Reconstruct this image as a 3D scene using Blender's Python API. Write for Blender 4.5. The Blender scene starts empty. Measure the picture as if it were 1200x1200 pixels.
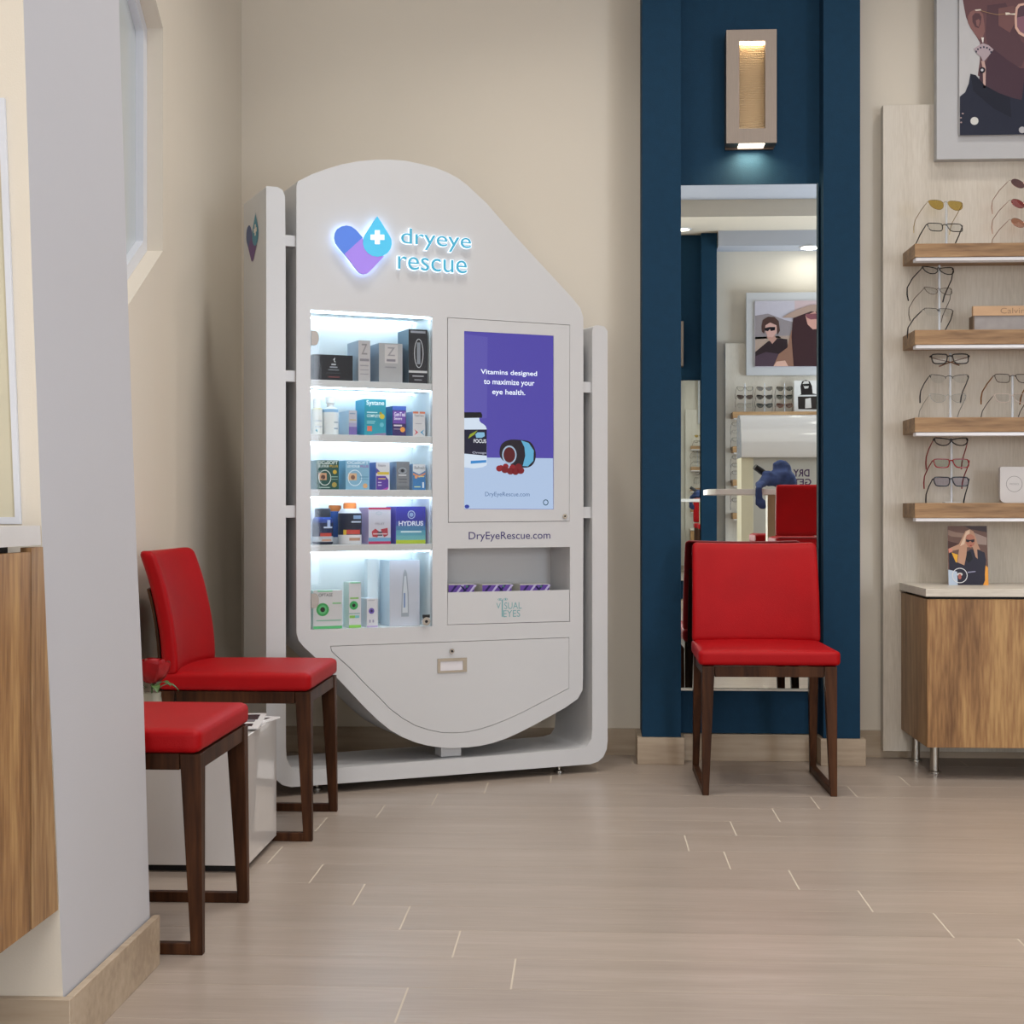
import bpy, math, random
from mathutils import Vector, Matrix
from mathutils.geometry import tessellate_polygon
random.seed(7)
SC = bpy.context.scene
COL = SC.collection
R = math.radians
# ------------------------------------------------------------------ camera numbers (used to survey points of the place)
F, H, TH, CX, CY = 1750.0, .92, R(2.95), 600.0, 598.0
ct, st = math.cos(TH), math.sin(TH)
def ray(px, py):
    a = (px-CX)/F
    return (a*ct-st, a*st+ct, (CY-py)/F)
def floor_at(px, py, z=0.0):
    d = ray(px, py); t = (z-H)/d[2]
    return (d[0]*t, d[1]*t)
def at(px, py, Y):                     # point on the vertical plane y = Y (room)
    d = ray(px, py); t = Y/d[1]
    return (d[0]*t, H+d[2]*t)
YM = 5.50                              # mirror face
def mir(px, py, Y):                    # point at room depth Y seen through the mirror
    return at(px, py, 2*YM-Y)

# ------------------------------------------------------------------ materials
def lin(c): return c/12.92 if c <= .04045 else ((c+.055)/1.055)**2.4
def rgb(h):
    if isinstance(h, str):
        return tuple(lin(int(h[i:i+2], 16)/255) for i in (0, 2, 4))
    return tuple(h)
MATS = {}
def mat(name, col, rough=.5, metal=0.0, var=.04, scale=6.0, bump=0.0, bscale=200.0, spec=.5, emit=None, es=1.0,
        stretch=(1, 1, 1), coat=0.0, alpha=None, trans=0.0):
    if name in MATS: return MATS[name]
    m = bpy.data.materials.new(name); m.use_nodes = True
    nt = m.node_tree; N = nt.nodes; L = nt.links
    p = N['Principled BSDF']; c = rgb(col)
    tc = N.new('ShaderNodeTexCoord'); mp = N.new('ShaderNodeMapping'); mp.inputs['Scale'].default_value = stretch
    L.new(tc.outputs['Object'], mp.inputs['Vector'])
    nz = N.new('ShaderNodeTexNoise'); nz.inputs['Scale'].default_value = scale; nz.inputs['Detail'].default_value = 4
    L.new(mp.outputs[0], nz.inputs['Vector'])
    rp = N.new('ShaderNodeValToRGB')
    rp.color_ramp.elements[0].position = .3; rp.color_ramp.elements[1].position = .7
    rp.color_ramp.elements[0].color = (*[max(0, x*(1-var)) for x in c], 1)
    rp.color_ramp.elements[1].color = (*[min(1, x*(1+var)) for x in c], 1)
    L.new(nz.outputs['Fac'], rp.inputs['Fac']); L.new(rp.outputs[0], p.inputs['Base Color'])
    p.inputs['Roughness'].default_value = rough; p.inputs['Metallic'].default_value = metal
    p.inputs['Specular IOR Level'].default_value = spec
    p.inputs['Coat Weight'].default_value = coat
    p.inputs['Transmission Weight'].default_value = trans
    if alpha is not None: p.inputs['Alpha'].default_value = alpha
    if emit is not None:
        p.inputs['Emission Color'].default_value = (*rgb(emit), 1); p.inputs['Emission Strength'].default_value = es
    if bump:
        n2 = N.new('ShaderNodeTexNoise'); n2.inputs['Scale'].default_value = bscale; n2.inputs['Detail'].default_value = 3
        L.new(mp.outputs[0], n2.inputs['Vector'])
        b = N.new('ShaderNodeBump'); b.inputs['Strength'].default_value = bump; b.inputs['Distance'].default_value = .002
        L.new(n2.outputs['Fac'], b.inputs['Height']); L.new(b.outputs[0], p.inputs['Normal'])
    MATS[name] = m
    return m
def ink(h, rough=.45):                  # printed colour
    return mat('print_'+h, h, rough, var=.02, scale=30, spec=.22)
def glow(h, s=1.0):                     # lit pixels of a screen / LED
    k = 'lit_%s_%d' % (h, int(s*10))
    return mat(k, '101010', .25, emit=h, es=s, spec=.3)
def wood(name, c1, c2, c3, axis, rough=.4, fine=60.0, band=2.2, seed=0.0, spec=.4):
    """long-grained wood: axis = direction of the grain"""
    m = bpy.data.materials.new(name); m.use_nodes = True
    nt = m.node_tree; N = nt.nodes; L = nt.links; p = N['Principled BSDF']
    tc = N.new('ShaderNodeTexCoord'); mp = N.new('ShaderNodeMapping')
    sc = {'x': (.09, 1, 1), 'y': (1, .09, 1), 'z': (1, 1, .09)}[axis]
    mp.inputs['Scale'].default_value = sc; mp.inputs['Location'].default_value = (seed, seed*.7, seed*.3)
    L.new(tc.outputs['Object'], mp.inputs['Vector'])
    a = N.new('ShaderNodeTexNoise'); a.inputs['Scale'].default_value = band*5; a.inputs['Detail'].default_value = 3; a.inputs['Distortion'].default_value = .6
    b = N.new('ShaderNodeTexNoise'); b.inputs['Scale'].default_value = fine; b.inputs['Detail'].default_value = 6
    for n in (a, b): L.new(mp.outputs[0], n.inputs['Vector'])
    mx = N.new('ShaderNodeMath'); mx.operation = 'MULTIPLY_ADD'; mx.inputs[1].default_value = .42
    L.new(b.outputs['Fac'], mx.inputs[0]); 
    m2 = N.new('ShaderNodeMath'); m2.operation = 'MULTIPLY'; m2.inputs[1].default_value = .62
    L.new(a.outputs['Fac'], m2.inputs[0]); L.new(m2.outputs[0], mx.inputs[2])
    rp = N.new('ShaderNodeValToRGB'); e = rp.color_ramp.elements
    e[0].position = .38; e[0].color = (*rgb(c1), 1); e[1].position = .66; e[1].color = (*rgb(c3), 1)
    q = e.new(.52); q.color = (*rgb(c2), 1)
    L.new(mx.outputs[0], rp.inputs['Fac']); L.new(rp.outputs[0], p.inputs['Base Color'])
    p.inputs['Roughness'].default_value = rough; p.inputs['Specular IOR Level'].default_value = spec
    bp = N.new('ShaderNodeBump'); bp.inputs['Strength'].default_value = .12; bp.inputs['Distance'].default_value = .001
    L.new(b.outputs['Fac'], bp.inputs['Height']); L.new(bp.outputs[0], p.inputs['Normal'])
    MATS[name] = m
    return m

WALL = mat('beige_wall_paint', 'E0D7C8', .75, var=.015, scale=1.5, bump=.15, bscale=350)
WALL_COOL = mat('pier_side_cool_lit', 'BDBDC2', .6, var=.01, scale=1.5, bump=.12, bscale=350)  # pier sides: cool daylight from the right mixed into the colour
BLUE = mat('deep_blue_paint', '0A344E', .75, var=.05, scale=40, bump=.25, bscale=260, spec=.25)
CEIL = mat('ceiling_paint', 'ADB1BC', .85, var=.01)
SOFF = mat('soffit_paint', 'D2C8B8', .85, var=.01)
WHITE = mat('white_lacquer', 'C7C8CA', .3, var=.008, scale=3)
WHITEIN = mat('white_lightbox', 'EEF3F4', .5, var=.005)
GLOSSW = mat('high_gloss_white', 'D9D6D4', .06, var=.01, coat=.4)
RED = mat('red_leather', 'A0030C', .5, var=.06, scale=9, bump=.35, bscale=420, spec=.18)
LEGW = wood('dark_walnut_stain', '241208', '3C2212', '50301B', 'z', .45, 90, spec=.16)
CABW = wood('walnut_veneer', '6E4E30', '96724C', 'B59468', 'z', .42, 110, 1.9)
CABW2 = wood('walnut_veneer_low', '6C4A2A', '987046', 'B8925F', 'z', .42, 110, 1.9, 3.3)
SHELFW = wood('shelf_walnut', '795A3C', '9C7A55', 'B4926A', 'x', .42, 110, 2.6)
PANEL = wood('pale_linen_laminate', 'C6BEB0', 'D3CBBE', 'DCD5C9', 'z', .55, 220, 1.2)
COUNTER = wood('pale_counter_laminate', 'C3BBAE', 'D0C9BD', 'DAD3C8', 'x', .4, 200, 1.2)
BASEB = wood('baseboard_tile', '9C8A76', 'AE9C86', 'B9A893', 'x', .45, 60, 1.0)
STEEL = mat('brushed_steel', 'A9A49C', .32, 1, stretch=(1, 1, 30), scale=20)
CHROME = mat('chrome', 'D8D8D8', .12, 1)
NICKEL = mat('warm_brushed_nickel', '8E8278', .42, 1, var=.05, stretch=(30, 1, 1), scale=20)
DARK = mat('black_gap', '141414', .6)
BLACKP = mat('black_plastic', '16171A', .35)
MIRROR = mat('mirror_silver', 'EAF0EE', .0, 1, var=0)
TRIMW = mat('white_window_frame', 'D9DCE4', .35, var=.01)
FROST = mat('pale_window_glass', 'C2CACD', .08, var=.02, coat=.5)
FRAMEW = mat('pale_grey_picture_frame', 'BDBEC1', .45, var=.01)
ALU = mat('shelf_light_strip', 'CFCCCC', .3, .2, emit='E6E2E8', es=.12)
LED = glow('D4EEFF', 15.0)
def floor_material():
    m = bpy.data.materials.new('oak_look_tile'); m.use_nodes = True
    nt = m.node_tree; N = nt.nodes; L = nt.links; p = N['Principled BSDF']
    tc = N.new('ShaderNodeTexCoord'); at_ = N.new('ShaderNodeAttribute'); at_.attribute_name = 'tint'
    mp = N.new('ShaderNodeMapping'); mp.inputs['Scale'].default_value = (.35, 5, 1)
    cb = N.new('ShaderNodeCombineXYZ'); ad = N.new('ShaderNodeVectorMath')
    ml = N.new('ShaderNodeMath'); ml.operation = 'MULTIPLY'; ml.inputs[1].default_value = 9
    L.new(at_.outputs['Fac'], ml.inputs[0]); L.new(ml.outputs[0], cb.inputs[0]); L.new(ml.outputs[0], cb.inputs[2])
    L.new(tc.outputs['Object'], ad.inputs[0]); L.new(cb.outputs[0], ad.inputs[1]); L.new(ad.outputs[0], mp.inputs['Vector'])
    a = N.new('ShaderNodeTexNoise'); a.inputs['Scale'].default_value = 3.2; a.inputs['Detail'].default_value = 8; a.inputs['Roughness'].default_value = .62
    b = N.new('ShaderNodeTexNoise'); b.inputs['Scale'].default_value = 26; b.inputs['Detail'].default_value = 5
    L.new(mp.outputs[0], a.inputs['Vector']); L.new(mp.outputs[0], b.inputs['Vector'])
    s = N.new('ShaderNodeMath'); s.operation = 'MULTIPLY_ADD'; s.inputs[1].default_value = .35
    t = N.new('ShaderNodeMath'); t.operation = 'MULTIPLY'; t.inputs[1].default_value = .65
    L.new(a.outputs['Fac'], t.inputs[0]); L.new(b.outputs['Fac'], s.inputs[0]); L.new(t.outputs[0], s.inputs[2])
    rp = N.new('ShaderNodeValToRGB'); e = rp.color_ramp.elements
    e[0].position = .34; e[0].color = (*rgb('95887D'), 1); e[1].position = .66; e[1].color = (*rgb('A79A90'), 1)
    q = e.new(.5); q.color = (*rgb('9D9085'), 1)
    L.new(s.outputs[0], rp.inputs['Fac'])
    hv = N.new('ShaderNodeHueSaturation'); mr = N.new('ShaderNodeMapRange')
    mr.inputs['To Min'].default_value = .95; mr.inputs['To Max'].default_value = 1.05
    L.new(at_.outputs['Fac'], mr.inputs['Value']); L.new(mr.outputs[0], hv.inputs['Value']); L.new(rp.outputs[0], hv.inputs['Color'])
    L.new(hv.outputs[0], p.inputs['Base Color'])
    p.inputs['Roughness'].default_value = .3; p.inputs['Specular IOR Level'].default_value = .45
    bp = N.new('ShaderNodeBump'); bp.inputs['Strength'].default_value = .18; bp.inputs['Distance'].default_value = .002
    L.new(s.outputs[0], bp.inputs['Height']); L.new(bp.outputs[0], p.inputs['Normal'])
    return m
def glassmat(name, tint, gloss=.06):
    m = bpy.data.materials.new(name); m.use_nodes = True; nt = m.node_tree; N = nt.nodes; L = nt.links
    for n in list(N): N.remove(n)
    o = N.new('ShaderNodeOutputMaterial'); t = N.new('ShaderNodeBsdfTransparent'); g = N.new('ShaderNodeBsdfGlossy')
    nz = N.new('ShaderNodeTexNoise'); nz.inputs['Scale'].default_value = 4
    rp = N.new('ShaderNodeValToRGB'); c = rgb(tint)
    c = [math.sqrt(x) for x in c]
    rp.color_ramp.elements[0].color = (*[x*.985 for x in c], 1); rp.color_ramp.elements[1].color = (*c, 1)
    L.new(nz.outputs['Fac'], rp.inputs['Fac']); L.new(rp.outputs[0], t.inputs['Color'])
    g.inputs['Roughness'].default_value = .03
    fr = N.new('ShaderNodeFresnel'); fr.inputs['IOR'].default_value = 1.4
    ad = N.new('ShaderNodeMath'); ad.operation = 'ADD'; ad.inputs[1].default_value = gloss; ad.use_clamp = True
    L.new(fr.outputs[0], ad.inputs[0])
    ge = N.new('ShaderNodeNewGeometry'); inv = N.new('ShaderNodeMath'); inv.operation = 'SUBTRACT'; inv.inputs[0].default_value = 1
    L.new(ge.outputs['Backfacing'], inv.inputs[1]); mu = N.new('ShaderNodeMath'); mu.operation = 'MULTIPLY'
    L.new(ad.outputs[0], mu.inputs[0]); L.new(inv.outputs[0], mu.inputs[1])
    x = N.new('ShaderNodeMixShader'); L.new(mu.outputs[0], x.inputs[0]); L.new(t.outputs[0], x.inputs[1]); L.new(g.outputs[0], x.inputs[2])
    L.new(x.outputs[0], o.inputs['Surface'])
    MATS[name] = m
    return m
GLASS = glassmat('clear_glass', 'FAFDFD', .0)
LENS = glassmat('clear_lens', 'F8FAFA', .06)
ACRYL = mat('clear_acrylic', 'E4ECF6', .15, alpha=.55, coat=.5)

# ------------------------------------------------------------------ mesh building
_txt = {}
def text_geo(s, off=0.0):
    k = (s, off)
    if k not in _txt:
        cu = bpy.data.curves.new('lettering', 'FONT'); cu.body = s; cu.offset = off; cu.resolution_u = 4
        ob = bpy.data.objects.new('lettering', cu); COL.objects.link(ob)
        me = bpy.data.meshes.new_from_object(ob)
        _txt[k] = ([tuple(v.co) for v in me.vertices], [tuple(p.vertices) for p in me.polygons])
        bpy.data.objects.remove(ob); bpy.data.curves.remove(cu); bpy.data.meshes.remove(me)
    return _txt[k]
def catmull(pts, n=6, closed=True):
    out = []; m = len(pts)
    for i in range(m if closed else m-1):
        p0 = pts[(i-1) % m] if closed or i > 0 else pts[0]
        p1, p2 = pts[i], pts[(i+1) % m]
        p3 = pts[(i+2) % m] if closed or i+2 < m else pts[-1]
        for k in range(n):
            t = k/n
            out.append(tuple(.5*((2*p1[j])+(-p0[j]+p2[j])*t+(2*p0[j]-5*p1[j]+4*p2[j]-p3[j])*t*t+(-p0[j]+3*p1[j]-3*p2[j]+p3[j])*t**3) for j in range(2)))
    if not closed: out.append(pts[-1])
    return out
def ell(cx, cz, rx, rz, n=20, a0=0, a1=360):
    return [(cx+rx*math.cos(R(a0+(a1-a0)*i/n)), cz+rz*math.sin(R(a0+(a1-a0)*i/n))) for i in range(n if a1-a0 == 360 else n+1)]
class MB:
    def __init__(s): s.v = []; s.f = []; s.mi = []; s.m = []; s.att = []
    def mid(s, m):
        if m not in s.m: s.m.append(m)
        return s.m.index(m)
    def add(s, vs, fs, m, M=None):
        o = len(s.v); k = s.mid(m)
        for v in vs:
            s.v.append(tuple(M @ Vector(v)) if M else tuple(v))
        for f in fs: s.f.append(tuple(o+i for i in f)); s.mi.append(k)
    def box(s, x0, x1, y0, y1, z0, z1, m, M=None):
        v = [(x, y, z) for z in (z0, z1) for y in (y0, y1) for x in (x0, x1)]
        s.add(v, [(0, 2, 3, 1), (4, 5, 7, 6), (0, 1, 5, 4), (2, 6, 7, 3), (0, 4, 6, 2), (1, 3, 7, 5)], m, M); return s
    def hexa(s, bot, top, m):           # 4 bottom, 4 top points ccw
        s.add(list(bot)+list(top), [(3, 2, 1, 0), (4, 5, 6, 7), (0, 1, 5, 4), (1, 2, 6, 5), (2, 3, 7, 6), (3, 0, 4, 7)], m); return s
    def plate(s, outer, holes, y0, y1, m, M=None, back=True, edge=None):  # polygon in x-z, extruded along y (y0 = front)
        loops = [outer]+list(holes)
        tris = tessellate_polygon([[Vector((p[0], p[1], 0)) for p in l] for l in loops])
        flat = [p for l in loops for p in l]; n = len(flat)
        fr = []
        for t in tris:
            a, b, c = [flat[i] for i in t]
            cr = (b[0]-a[0])*(c[1]-a[1])-(b[1]-a[1])*(c[0]-a[0])
            fr.append(tuple(t) if cr > 0 else (t[0], t[2], t[1]))
        vs = [(p[0], y0, p[1]) for p in flat]+[(p[0], y1, p[1]) for p in flat]
        s.add(vs, fr+([tuple(n+i for i in reversed(t)) for t in fr] if back else []), m, M)
        o = 0; sd = []
        for li, l in enumerate(loops):
            ar = sum(l[i][0]*l[(i+1) % len(l)][1]-l[(i+1) % len(l)][0]*l[i][1] for i in range(len(l)))
            ccw = ar > 0
            if li: ccw = not ccw
            for i in range(len(l)):
                a, b = o+i, o+(i+1) % len(l)
                sd.append((a, n+a, n+b, b) if ccw else (b, n+b, n+a, a))
            o += len(l)
        s.add(vs, sd, edge or m, M); return s
    def quad(s, x0, x1, z0, z1, y, m, M=None):
        s.add([(x0, y, z0), (x1, y, z0), (x1, y, z1), (x0, y, z1)], [(0, 1, 2, 3)], m, M); return s
    def flat(s, pts, y, m, M=None):
        return s.plate(pts, [], y, y+.0002, m, M, back=False)
    def text(s, t, x0, x1, z0, z1, y, m, off=0.0, M=None, depth=0.0):
        vs, fs = text_geo(t, off)
        ax, bx = min(v[0] for v in vs), max(v[0] for v in vs); az, bz = min(v[1] for v in vs), max(v[1] for v in vs)
        g = lambda v, yy: (x0+(v[0]-ax)/(bx-ax)*(x1-x0), yy, z0+(v[1]-az)/(bz-az)*(z1-z0))
        V = [g(v, y) for v in vs]
        s.add(V, fs, m, M)
        if depth:
            cnt = {}
            for f in fs:
                for i in range(len(f)):
                    e = (f[i], f[(i+1) % len(f)]); cnt[e] = 1
            n = len(vs)
            s.add(V+[g(v, y+depth) for v in vs], [(b, a, n+a, n+b) for (a, b) in cnt if (b, a) not in cnt], m, M)
        return s
    def tube(s, pts, r, m, n=8, M=None, closed=False):
        P = [Vector(p) for p in pts]; k = len(P); vs = []; fs = []
        rs = r if isinstance(r, (list, tuple)) else [r]*k
        up = None
        for i in range(k):
            a = P[(i-1) % k] if (closed or i) else P[i]; b = P[(i+1) % k] if (closed or i < k-1) else P[i]
            t = (b-a).normalized()
            if up is None:
                up = Vector((0, 0, 1)) if abs(t.z) < .9 else Vector((0, 1, 0))
            u = (up-t*up.dot(t)).normalized(); w = t.cross(u); up = u
            for j in range(n):
                q = 2*math.pi*j/n
                vs.append(tuple(P[i]+u*rs[i]*math.cos(q)+w*rs[i]*math.sin(q)))
        for i in range(k if closed else k-1):
            for j in range(n):
                a, b = i*n+j, i*n+(j+1) % n; c = ((i+1) % k)*n
                fs.append((a, b, c+(j+1) % n, c+j))
        if not closed:
            fs.append(tuple(reversed(range(n)))); fs.append(tuple((k-1)*n+j for j in range(n)))
        s.add(vs, fs, m, M); return s
    def lathe(s, prof, m, c=(0, 0, 0), n=24, M=None, mats=None):   # prof: (r, z) from bottom to top
        vs = []
        for r, z in prof:
            for j in range(n):
                q = 2*math.pi*j/n; vs.append((c[0]+r*math.cos(q), c[1]+r*math.sin(q), c[2]+z))
        k = len(prof)
        for i in range(k-1):
            fs = [(i*n+j, i*n+(j+1) % n, (i+1)*n+(j+1) % n, (i+1)*n+j) for j in range(n)]
            s.add([], [], m)
            kk = s.mid(mats[i] if mats else m); o = None
            for f in fs: s.f.append(tuple(len(s.v)+q for q in f)); s.mi.append(kk)
        for f, mm in ((tuple(reversed(range(n))), mats[0] if mats else m), (tuple((k-1)*n+j for j in range(n)), mats[-1] if mats else m)):
            s.f.append(tuple(len(s.v)+q for q in f)); s.mi.append(s.mid(mm))
        for v in vs: s.v.append(tuple(M @ Vector(v)) if M else v)
        return s
    def disc(s, x, z, r, y, m, t=.001, M=None, n=20, rz=None):     # short cylinder facing -y
        return s.plate(ell(x, z, r, rz or r, n), [], y, y+t, m, M)
    def rbox(s, x0, x1, y0, y1, z0, z1, r, m, n=10, fn=None, M=None):
        c = Vector(((x0+x1)/2, (y0+y1)/2, (z0+z1)/2)); hx = Vector(((x1-x0)/2, (y1-y0)/2, (z1-z0)/2))
        g = {}; vs = []; fs = []
        def add(i, j, k):
            if (i, j, k) in g: return g[(i, j, k)]
            q = []
            for h, e in zip(hx, (i, j, k)):
                t = e/n*2-1; q.append(math.copysign(abs(t)**.6, t)*h)
            q = Vector(q); inn = Vector([max(-(h-r), min(h-r, e)) for h, e in zip(hx, q)])
            d = q-inn
            # cube -> rounded: push along difference
            if d.length > 1e-9: d = d.normalized()*r
            p = c+inn+d
            if fn: p = Vector(fn(*p))
            vs.append(tuple(p)); g[(i, j, k)] = len(vs)-1
            return g[(i, j, k)]
        for a in range(n):
            for b in range(n):
                fs.append((add(a, b, 0), add(a, b+1, 0), add(a+1, b+1, 0), add(a+1, b, 0)))
                fs.append((add(a, b, n), add(a+1, b, n), add(a+1, b+1, n), add(a, b+1, n)))
                fs.append((add(a, 0, b), add(a+1, 0, b), add(a+1, 0, b+1), add(a, 0, b+1)))
                fs.append((add(a, n, b), add(a, n, b+1), add(a+1, n, b+1), add(a+1, n, b)))
                fs.append((add(0, a, b), add(0, a, b+1), add(0, a+1, b+1), add(0, a+1, b)))
                fs.append((add(n, a, b), add(n, a+1, b), add(n, a+1, b+1), add(n, a, b+1)))
        s.add(vs, fs, m, M); return s
    def build(s, name, parent=None, bevel=0.0, seg=2, smooth=35, loc=None, sub=0):
        me = bpy.data.meshes.new(name)
        me.from_pydata(s.v, [], s.f); me.validate()
        for m in s.m: me.materials.append(m)
        if len(me.polygons) == len(s.mi):
            me.polygons.foreach_set('material_index', s.mi)
        if smooth:
            me.polygons.foreach_set('use_smooth', [True]*len(me.polygons)); me.set_sharp_from_angle(angle=R(smooth))
        me.update()
        o = bpy.data.objects.new(name, me); COL.objects.link(o)
        if parent: o.parent = parent
        if loc: o.location = loc
        if bevel:
            b = o.modifiers.new('edges', 'BEVEL'); b.width = bevel; b.segments = seg; b.limit_method = 'ANGLE'; b.angle_limit = R(40); b.harden_normals = False
        if sub:
            b = o.modifiers.new('soft', 'SUBSURF'); b.levels = sub; b.render_levels = sub
        return o
def tag(o, label, cat=None, group=None, kind=None):
    if label: o['label'] = label
    if cat: o['category'] = cat
    if group: o['group'] = group
    if kind: o['kind'] = kind
    return o
def empty(name, loc=(0, 0, 0), rz=0.0):
    o = bpy.data.objects.new(name, None); COL.objects.link(o); o.location = loc; o.rotation_euler = (0, 0, rz); o.empty_display_size = .1
    return o
def struct(name, mb, label=None, bevel=0.0):
    o = mb.build(name, bevel=bevel); o['kind'] = 'structure'
    o['label'] = label or name.replace('_', ' ')
    o['category'] = 'room'
    return o
def copy_thing(root, loc, rz, label, group=None):
    def cp(o, par):
        c = o.copy(); COL.objects.link(c)
        if par: c.parent = par; c.matrix_parent_inverse = o.matrix_parent_inverse.copy()
        for ch in o.children: cp(ch, c)
        return c
    r = cp(root, None); r.location = loc; r.rotation_euler = (0, 0, rz); r['label'] = label
    if group: r['group'] = group
    return r

# ================================================================== ROOM
XL, XR, YB, YR, ZC = -1.325, 4.4, 5.64, -3.0, 3.62
fl = MB(); FM = floor_material(); GROUT = mat('grout', 'BFB4A4', .7)
rows = [-.348, -.15, -.281, -.415, -.55, -.69, -.837, -.93, -.783, -.636, -.49, -.34, -.13, .03, .16, .30]
tints = []
k = -30
while 2.667+.1975*k < YB:
    y0 = 2.667+.1975*k; y1 = min(y0+.1975, YB)
    off = rows[k] if 0 <= k < len(rows) else (random.random()*1.2)
    x = off-3*1.2
    while x < XR:
        a, b = max(x, XL), min(x+1.2, XR)
        if b-a > .02 and y1 > YR:
            a0 = a+(.0019 if a > XL else 0); b0 = b-(.0019 if b < XR else 0)
            fl.box(a0, b0, max(y0, YR)+.0009, y1-.0009, -.02, 0.0, FM); tints += [random.random()]*6
        x += 1.2
    k += 1
fl.box(XL-.1, XR+.1, YR-.1, YB+.1, -.05, -.0003, GROUT); tints += [0.0]*6
fo = fl.build('floor', smooth=0); at_ = fo.data.attributes.new('tint', 'FLOAT', 'FACE')
at_.data.foreach_set('value', tints); fo['kind'] = 'structure'; fo['label'] = 'beige wood-look plank tile floor'; fo['category'] = 'floor'
struct('ceiling', MB().box(XL-.1, XR+.1, YR-.1, YB+.2, ZC, ZC+.05, CEIL), 'pale ceiling above the shop floor')
# back wall with blue alcove cut
ax0, ax1 = at(752.5, 700, 5.435)[0], at(1008, 700, 5.435)[0]
rx0, rx1 = at(798, 700, 5.435)[0], at(965, 700, 5.435)[0]
struct('wall_back', MB().box(XL-.1, XR+.1, YB, YB+.1, 0, ZC, WALL), 'beige back wall behind kiosk and shelves')
alc = MB()
alc.box(ax0, rx0, 5.435, YB-.001, .098, ZC-.001, BLUE).box(rx1, ax1, 5.435, YB-.001, .098, ZC-.001, BLUE).box(rx0, rx1, 5.53, YB-.001, .1, ZC-.001, BLUE)
struct('wall_alcove', alc, 'deep blue alcove of two piers and a recess around the tall mirror')
bb = MB()
bb.box(XL, ax0-.001, YB-.015, YB-.0005, 0, .099, BASEB).box(ax1+.03, XR, YB-.015, YB-.0005, 0, .099, BASEB)
struct('baseboard_back', bb, 'brown tile baseboard along the back wall')
bb = MB()
bb.box(ax0-.018, rx0+.012, 5.420, YB-.016, 0, .0975, BASEB).box(rx1-.012, ax1+.018, 5.420, YB-.016, 0, .0975, BASEB)
bb.box(rx0+.0125, rx1-.0125, 5.512, 5.529, 0, .0975, BASEB)
struct('baseboard_alcove', bb, 'pale tile baseboard around the blue alcove', bevel=.0015)
# left wall with chamfered window opening (profile in y-z)
def yz(px, py, X):
    d = ray(px, py); t = X/d[0]
    return (d[1]*t, H+d[2]*t)
P1, P2 = yz(191, 294, XL), yz(191, 33, XL); P3 = yz(149, 350, XL); P4 = yz(181, -4, XL)
mid = 3.55
hole = [P1, P2, (P4[0]-.12, P4[1]+.10), (mid+.2, P4[1]+.10), (mid-.1, P2[1]), (mid-.1, P1[1]), (mid+.2, P3[1]-.05), (P3[0]-.06, P3[1]-.06)]
RM = Matrix(((0, 1, 0, 0), (1, 0, 0, 0), (0, 0, 1, 0), (0, 0, 0, 1)))   # swap x<->y: plate x->room y, plate y->room x
def wall_plate(mb, outer, holes, x0, x1, m):
    mb.plate(outer, holes, x0, x1, m, RM)
    mb.f = [tuple(reversed(f)) for f in mb.f]
    return mb
struct('wall_left', wall_plate(MB(), [(YR-.1, 0), (YB+.1, 0), (YB+.1, ZC), (YR-.1, ZC)], [hole], XL-.16, XL, WALL), 'beige left wall with a chamfered window opening')
def inset(pts, d):
    out = []; n = len(pts)
    ar = sum(pts[i][0]*pts[(i+1) % n][1]-pts[(i+1) % n][0]*pts[i][1] for i in range(n)); sg = 1 if ar > 0 else -1
    for i in range(n):
        a, b, c = Vector(pts[i-1]), Vector(pts[i]), Vector(pts[(i+1) % n])
        u = (b-a).normalized(); w = (c-b).normalized()
        n1 = Vector((-u.y, u.x))*sg; n2 = Vector((-w.y, w.x))*sg
        bi = (n1+n2); bi = bi/max(bi.length_squared, .2)*2
        p = b+bi*d; out.append((p.x, p.y))
    return out
wn = empty('window_1', (XL-.05, 0, 0)); wn['kind'] = 'structure'; wn['label'] = 'white framed window with chamfered corners set in the left wall'; wn['category'] = 'window'
w_ = MB(); wall_plate(w_, inset(hole, .001), [inset(hole, .04)], -.06, 0, TRIMW); w_.build('window_frame', wn, bevel=.003)
w_ = MB(); wall_plate(w_, inset(hole, .041), [], -.03, -.024, FROST); w_.build('pane', wn)
bb = MB().box(XL+.0005, XL+.015, 2.99, YB-.016, 0, .099, BASEB); struct('baseboard_left', bb, 'brown tile baseboard along the left wall')
# near column whose sides lean slightly
prof_n = [(0, -.883), (.1, -.886), (.54, -.905), (.84, -.921), (1.335, -.94), (1.92, -.959), (ZC-.001, -1.0)]
prof_f = [(0, -.883), (.1, -.886), (.54, -.8985), (.84, -.913), (1.335, -.9306), (1.92, -.9485), (ZC-.001, -.99)]
cm = MB(); cv = []
for (z, xn), (_, xf) in zip(prof_n, prof_f):
    cv += [(XL+.001, 2.477, z), (xn, 2.477, z), (xf, 2.975, z), (XL+.001, 2.975, z)]
n = len(prof_n)
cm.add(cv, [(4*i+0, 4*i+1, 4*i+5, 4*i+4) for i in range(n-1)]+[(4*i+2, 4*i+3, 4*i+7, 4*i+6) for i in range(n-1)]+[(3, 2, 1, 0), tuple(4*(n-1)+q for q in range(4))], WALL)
cm.add(cv, [(4*i+1, 4*i+2, 4*i+6, 4*i+5) for i in range(n-1)]+[(4*i+3, 4*i+0, 4*i+4, 4*i+7) for i in range(n-1)], WALL_COOL)
struct('wall_pier', cm, 'pale wall pier in front of the left chairs')
bb = MB()
bb.box(XL+.001, -.868, 2.459, 2.4765, 0, .1, BASEB).box(-.882, -.868, 2.4765, 2.985, 0, .1, BASEB)
struct('baseboard_pier', bb, 'wood-look tile baseboard around the wall pier', bevel=.0012)
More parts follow.
